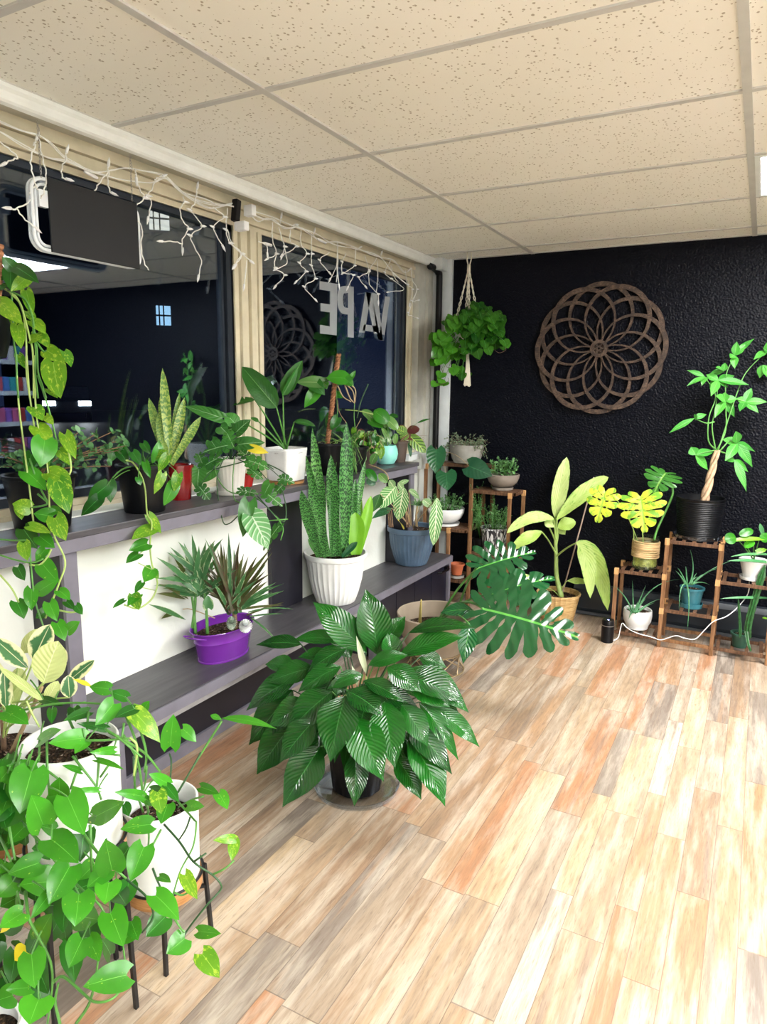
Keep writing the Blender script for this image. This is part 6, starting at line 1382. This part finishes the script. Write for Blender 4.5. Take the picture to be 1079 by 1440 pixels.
rp.tube([HB+V((-.012, 0, -.002)), HB+V((0, 0, .002)), HB+V((.012, 0, -.002))], .0042, 6)
rp.tube([knot+V((0, 0, .02)), knot+V((0, 0, -.04))], .011, 8)
low = p.P(520, 690, -.03); rp.tube([cen+V((0, 0, -.09)), low], .005, 6)
for (a, b_) in (((430, 480), (555, 590)), ((555, 590), (520, 690)), ((420, 690), (520, 700)), ((520, 700), (650, 680)), ((650, 680), (695, 635)), ((470, 700), (430, 650))): rp.tube([p.P(a[0], a[1], -.1), p.P(b_[0], b_[1], -.1)], .003, 6)
for k in range(12): x = R.uniform(-22, 22); rp.tube([p.P(520+x*.4, 690, -.1), p.P(520+x, 900, -.1), p.P(512+x*1.9, 1100+R.uniform(-15, 15), -.1)], .004, 6)
rp.build('macrame_rope', M_cotton, hb, smooth=True)
blobs = [(650, 160, 150, 26), (760, 290, 190, 50), (520, 280, 190, 46), (560, 480, 120, 16), (330, 320, 120, 18), (190, 480, 110, 18), (240, 640, 140, 24), (430, 680, 70, 8), (680, 560, 140, 18), (900, 540, 100, 10), (390, 890, 60, 7), (480, 950, 40, 5), (130, 770, 60, 4), (850, 420, 90, 10), (230, 1020, 40, 3), (120, 1070, 20, 2), (190, 930, 15, 1), (740, 170, 90, 8), (600, 420, 100, 8)]
for bx_, by_, br_, n_ in blobs:
    for k in range(n_):
        a = R.uniform(0, 6.28); r_ = br_*math.sqrt(R.random()); x = bx_+r_*math.cos(a); y = by_+r_*math.sin(a)*.8; o_ = R.uniform(-.16, .03)
        dx = (x-560)/6+R.uniform(-60, 60); dy = R.uniform(40, 120); 
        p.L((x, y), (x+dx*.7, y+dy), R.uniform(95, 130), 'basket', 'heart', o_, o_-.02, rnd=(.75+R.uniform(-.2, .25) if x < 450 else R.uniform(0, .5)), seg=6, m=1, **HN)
        if k % 3 == 0: p.stem3(cen+V((0, 0, .03)), p.P(x, y, o_), .0018, S_green, .2)
for st in ([(850, 640), (920, 685), (1000, 650), (995, 600)], [(840, 260), (860, 190), (930, 240)], [(240, 800), (250, 860), (300, 870)], [(190, 880), (220, 935), (290, 940)], [(100, 1060), (180, 1085), (280, 1040), (270, 1000)], [(280, 780), (230, 850), (200, 950)]): p.S(st, .0012, S_brown, -.05)
p.done()
# ------------------------------------------------------------------ things seen only as reflections in the window
rk = empty('display_rack', (2.05, 3.3, 0), 'dark shop rack by the right wall seen reflected in the first window', 'shelf rack')
M_strip = simple('pale_price_strip', (.55, .62, .66), .5); mb = MB(); st_ = MB()
for y in (2.2, 4.3): mb.box((1.85, y-.015, 0), (2.25, y+.015, 1.9))
mb.build('side_panel', M_darkplastic, rk)
for z in (.5, .78, 1.06, 1.34, 1.62): MB().box((1.85, 2.2, z-.02), (2.25, 4.3, z)).build('shelf', M_darkplastic, rk); st_.box((1.842, 2.2, z-.035), (1.85, 4.3, z+.005))
st_.build('price_strip', M_strip, rk)
bm_ = [simple('carton_%s' % n, c, .5) for n, c in (('pink', (.55, .12, .28)), ('blue', (.08, .22, .6)), ('white', (.7, .72, .75)), ('violet', (.25, .12, .5)), ('teal', (.05, .4, .42)), ('red', (.5, .06, .05)))]
proto = {}
for z in (.78, 1.06, 1.34, 1.62):
    y = 2.9
    while y < 4.22:
        k = R.randrange(6)
        if k not in proto:
            o = MB().box((-.04, -.028, 0), (.04, .028, .13)).build('carton', bm_[k], None, origin=(0, 0, 0), bevel=.001); proto[k] = o
            tag(o, 'small coloured retail carton on the reflected shop rack', 'box', 'cartons on the reflected rack')
        else: o = proto[k].copy(); COL.objects.link(o)
        o.location = (1.90, y, z+.0005); y += .066
# ------------------------------------------------------------------ the dark street outside, with glowing things added for reflections in the glass
M_asph = simple('wet_asphalt', (.012, .013, .016), .5); 
struct(MB().box((-45, -10, -.12), (-2.3, 45, -.1)).build('floor_outside', M_asph))
cc = pt(94, 560, 30); cc.z = -.1; fw_ = (CAM-cc); fw_.z = 0; fw_.normalize(); sd = V((fw_.y, -fw_.x, 0))
car = empty('standin_car', cc, 'dark car added outside, its glowing fronts standing in for reflections in the first window', 'car')  # added car, stands in for bright room reflections in the pane
M_car = simple('dark_car_paint', (.02, .024, .03), .2, .3)
prof_c = [(-2.2, .35), (-2.2, .85), (-1.2, .98), (-.5, 1.42), (1.0, 1.45), (1.7, 1.0), (2.2, .95), (2.2, .35)]
MB().prism([(-x, z) for x, z in prof_c], lambda x, z, t: cc+fw_*x+sd*t+V((0, 0, z)), -.88, .88).build('body', M_car, car, bevel=.05)
for t_ in (-.66, .66):
    MB().prism([(2.12, .66), (2.24, .66), (2.24, .84), (2.12, .84)], lambda x, z, t: cc+fw_*x+sd*t+V((0, 0, z)), t_-.24, t_+.24).build('reflection_spot', emit('reflection_spot_glow', (1, 1, .95), 9), car)  # glowing blocks added in place of two bright reflections
    for x_ in (-1.35, 1.4):
        w_ = MB(); w_.lathe([(.2, -.1), (.33, -.1), (.33, .1), (.2, .1)], (0, 0, 0), 24, cap1=True); c0_ = cc+fw_*x_+sd*(t_*1.22)+V((0, 0, .33))
        w_.v = [tuple(c0_+fw_*a+V((0, 0, b))+sd*c) for a, b, c in w_.v]; w_.build('wheel', M_darkplastic, car)
bc = pt(225, 400, 42); bc.z = -.1; bl = empty('building', bc, 'dark building added outside, its two glowing windows standing in for pane reflections', 'building')  # added wall that carries the two glowing panes
fb = (CAM-bc); fb.z = 0; fb.normalize(); sb = V((fb.y, -fb.x, 0)); M_bldg = simple('night_brick', (.03, .032, .04), .8)
MB().prism([(-.3, 0), (0, 0), (0, 18), (-.3, 18)], lambda x, z, t: bc+fb*x+sb*t+V((0, 0, z)), -11, 9).build('wall', M_bldg, bl)
for (x, y, w_, h_, st__) in ((224, 311, 1.15, 1.3, 1.0), (230, 443, .85, 1.15, 1.2)):
    q = pt(x, y, 42); tt = (q-bc).dot(sb); zz = q.z-bc.z
    wi = MB().prism([(.0, zz-h_/2), (.05, zz-h_/2), (.05, zz+h_/2), (.0, zz+h_/2)], lambda x, z, t: bc+fb*x+sb*t+V((0, 0, z)), tt-w_/2, tt+w_/2).build('window', emit('reflection_pane_%d' % y, (.75, .72, .6) if y < 400 else (.35, .6, .8), st__*.35), bl)  # glowing pane added where the shop glass shows a small reflection
    mm = MB()
    for a in (-.02, .28): mm.prism([(.05, zz-h_/2), (.08, zz-h_/2), (.08, zz+h_/2), (.05, zz+h_/2)], lambda x, z, t: bc+fb*x+sb*t+V((0, 0, z)), tt+a*w_-.04, tt+a*w_+.04)
    mm.prism([(.05, zz-.05), (.08, zz-.05), (.08, zz+.05), (.05, zz+.05)], lambda x, z, t: bc+fb*x+sb*t+V((0, 0, z)), tt-w_/2, tt+w_/2); mm.build('mullion', M_darkplastic, wi)
# ------------------------------------------------------------------ camera, world, render settings
cd = bpy.data.cameras.new('camera'); co_ = bpy.data.objects.new('camera', cd); COL.objects.link(co_)
cd.sensor_fit = 'VERTICAL'; cd.sensor_height = 36; cd.lens = F/1440*36; cd.clip_start = .02
co_.matrix_world = Matrix(((AR.x, AU.x, -AF.x, CAM.x), (AR.y, AU.y, -AF.y, CAM.y), (AR.z, AU.z, -AF.z, CAM.z), (0, 0, 0, 1)))
SC.camera = co_
w = bpy.data.worlds.new('night_sky'); SC.world = w; w.use_nodes = True
w.node_tree.nodes['Background'].inputs[0].default_value = (.004, .006, .014, 1); w.node_tree.nodes['Background'].inputs[1].default_value = 1
SC.view_settings.view_transform = 'Standard'; SC.view_settings.look = 'None'; SC.view_settings.gamma = 1
SC.view_settings.use_curve_mapping = False
SC.view_settings.exposure = 1.9
SC.cycles.use_denoising = True
SC.cycles.max_bounces = 6; SC.cycles.transparent_max_bounces = 8
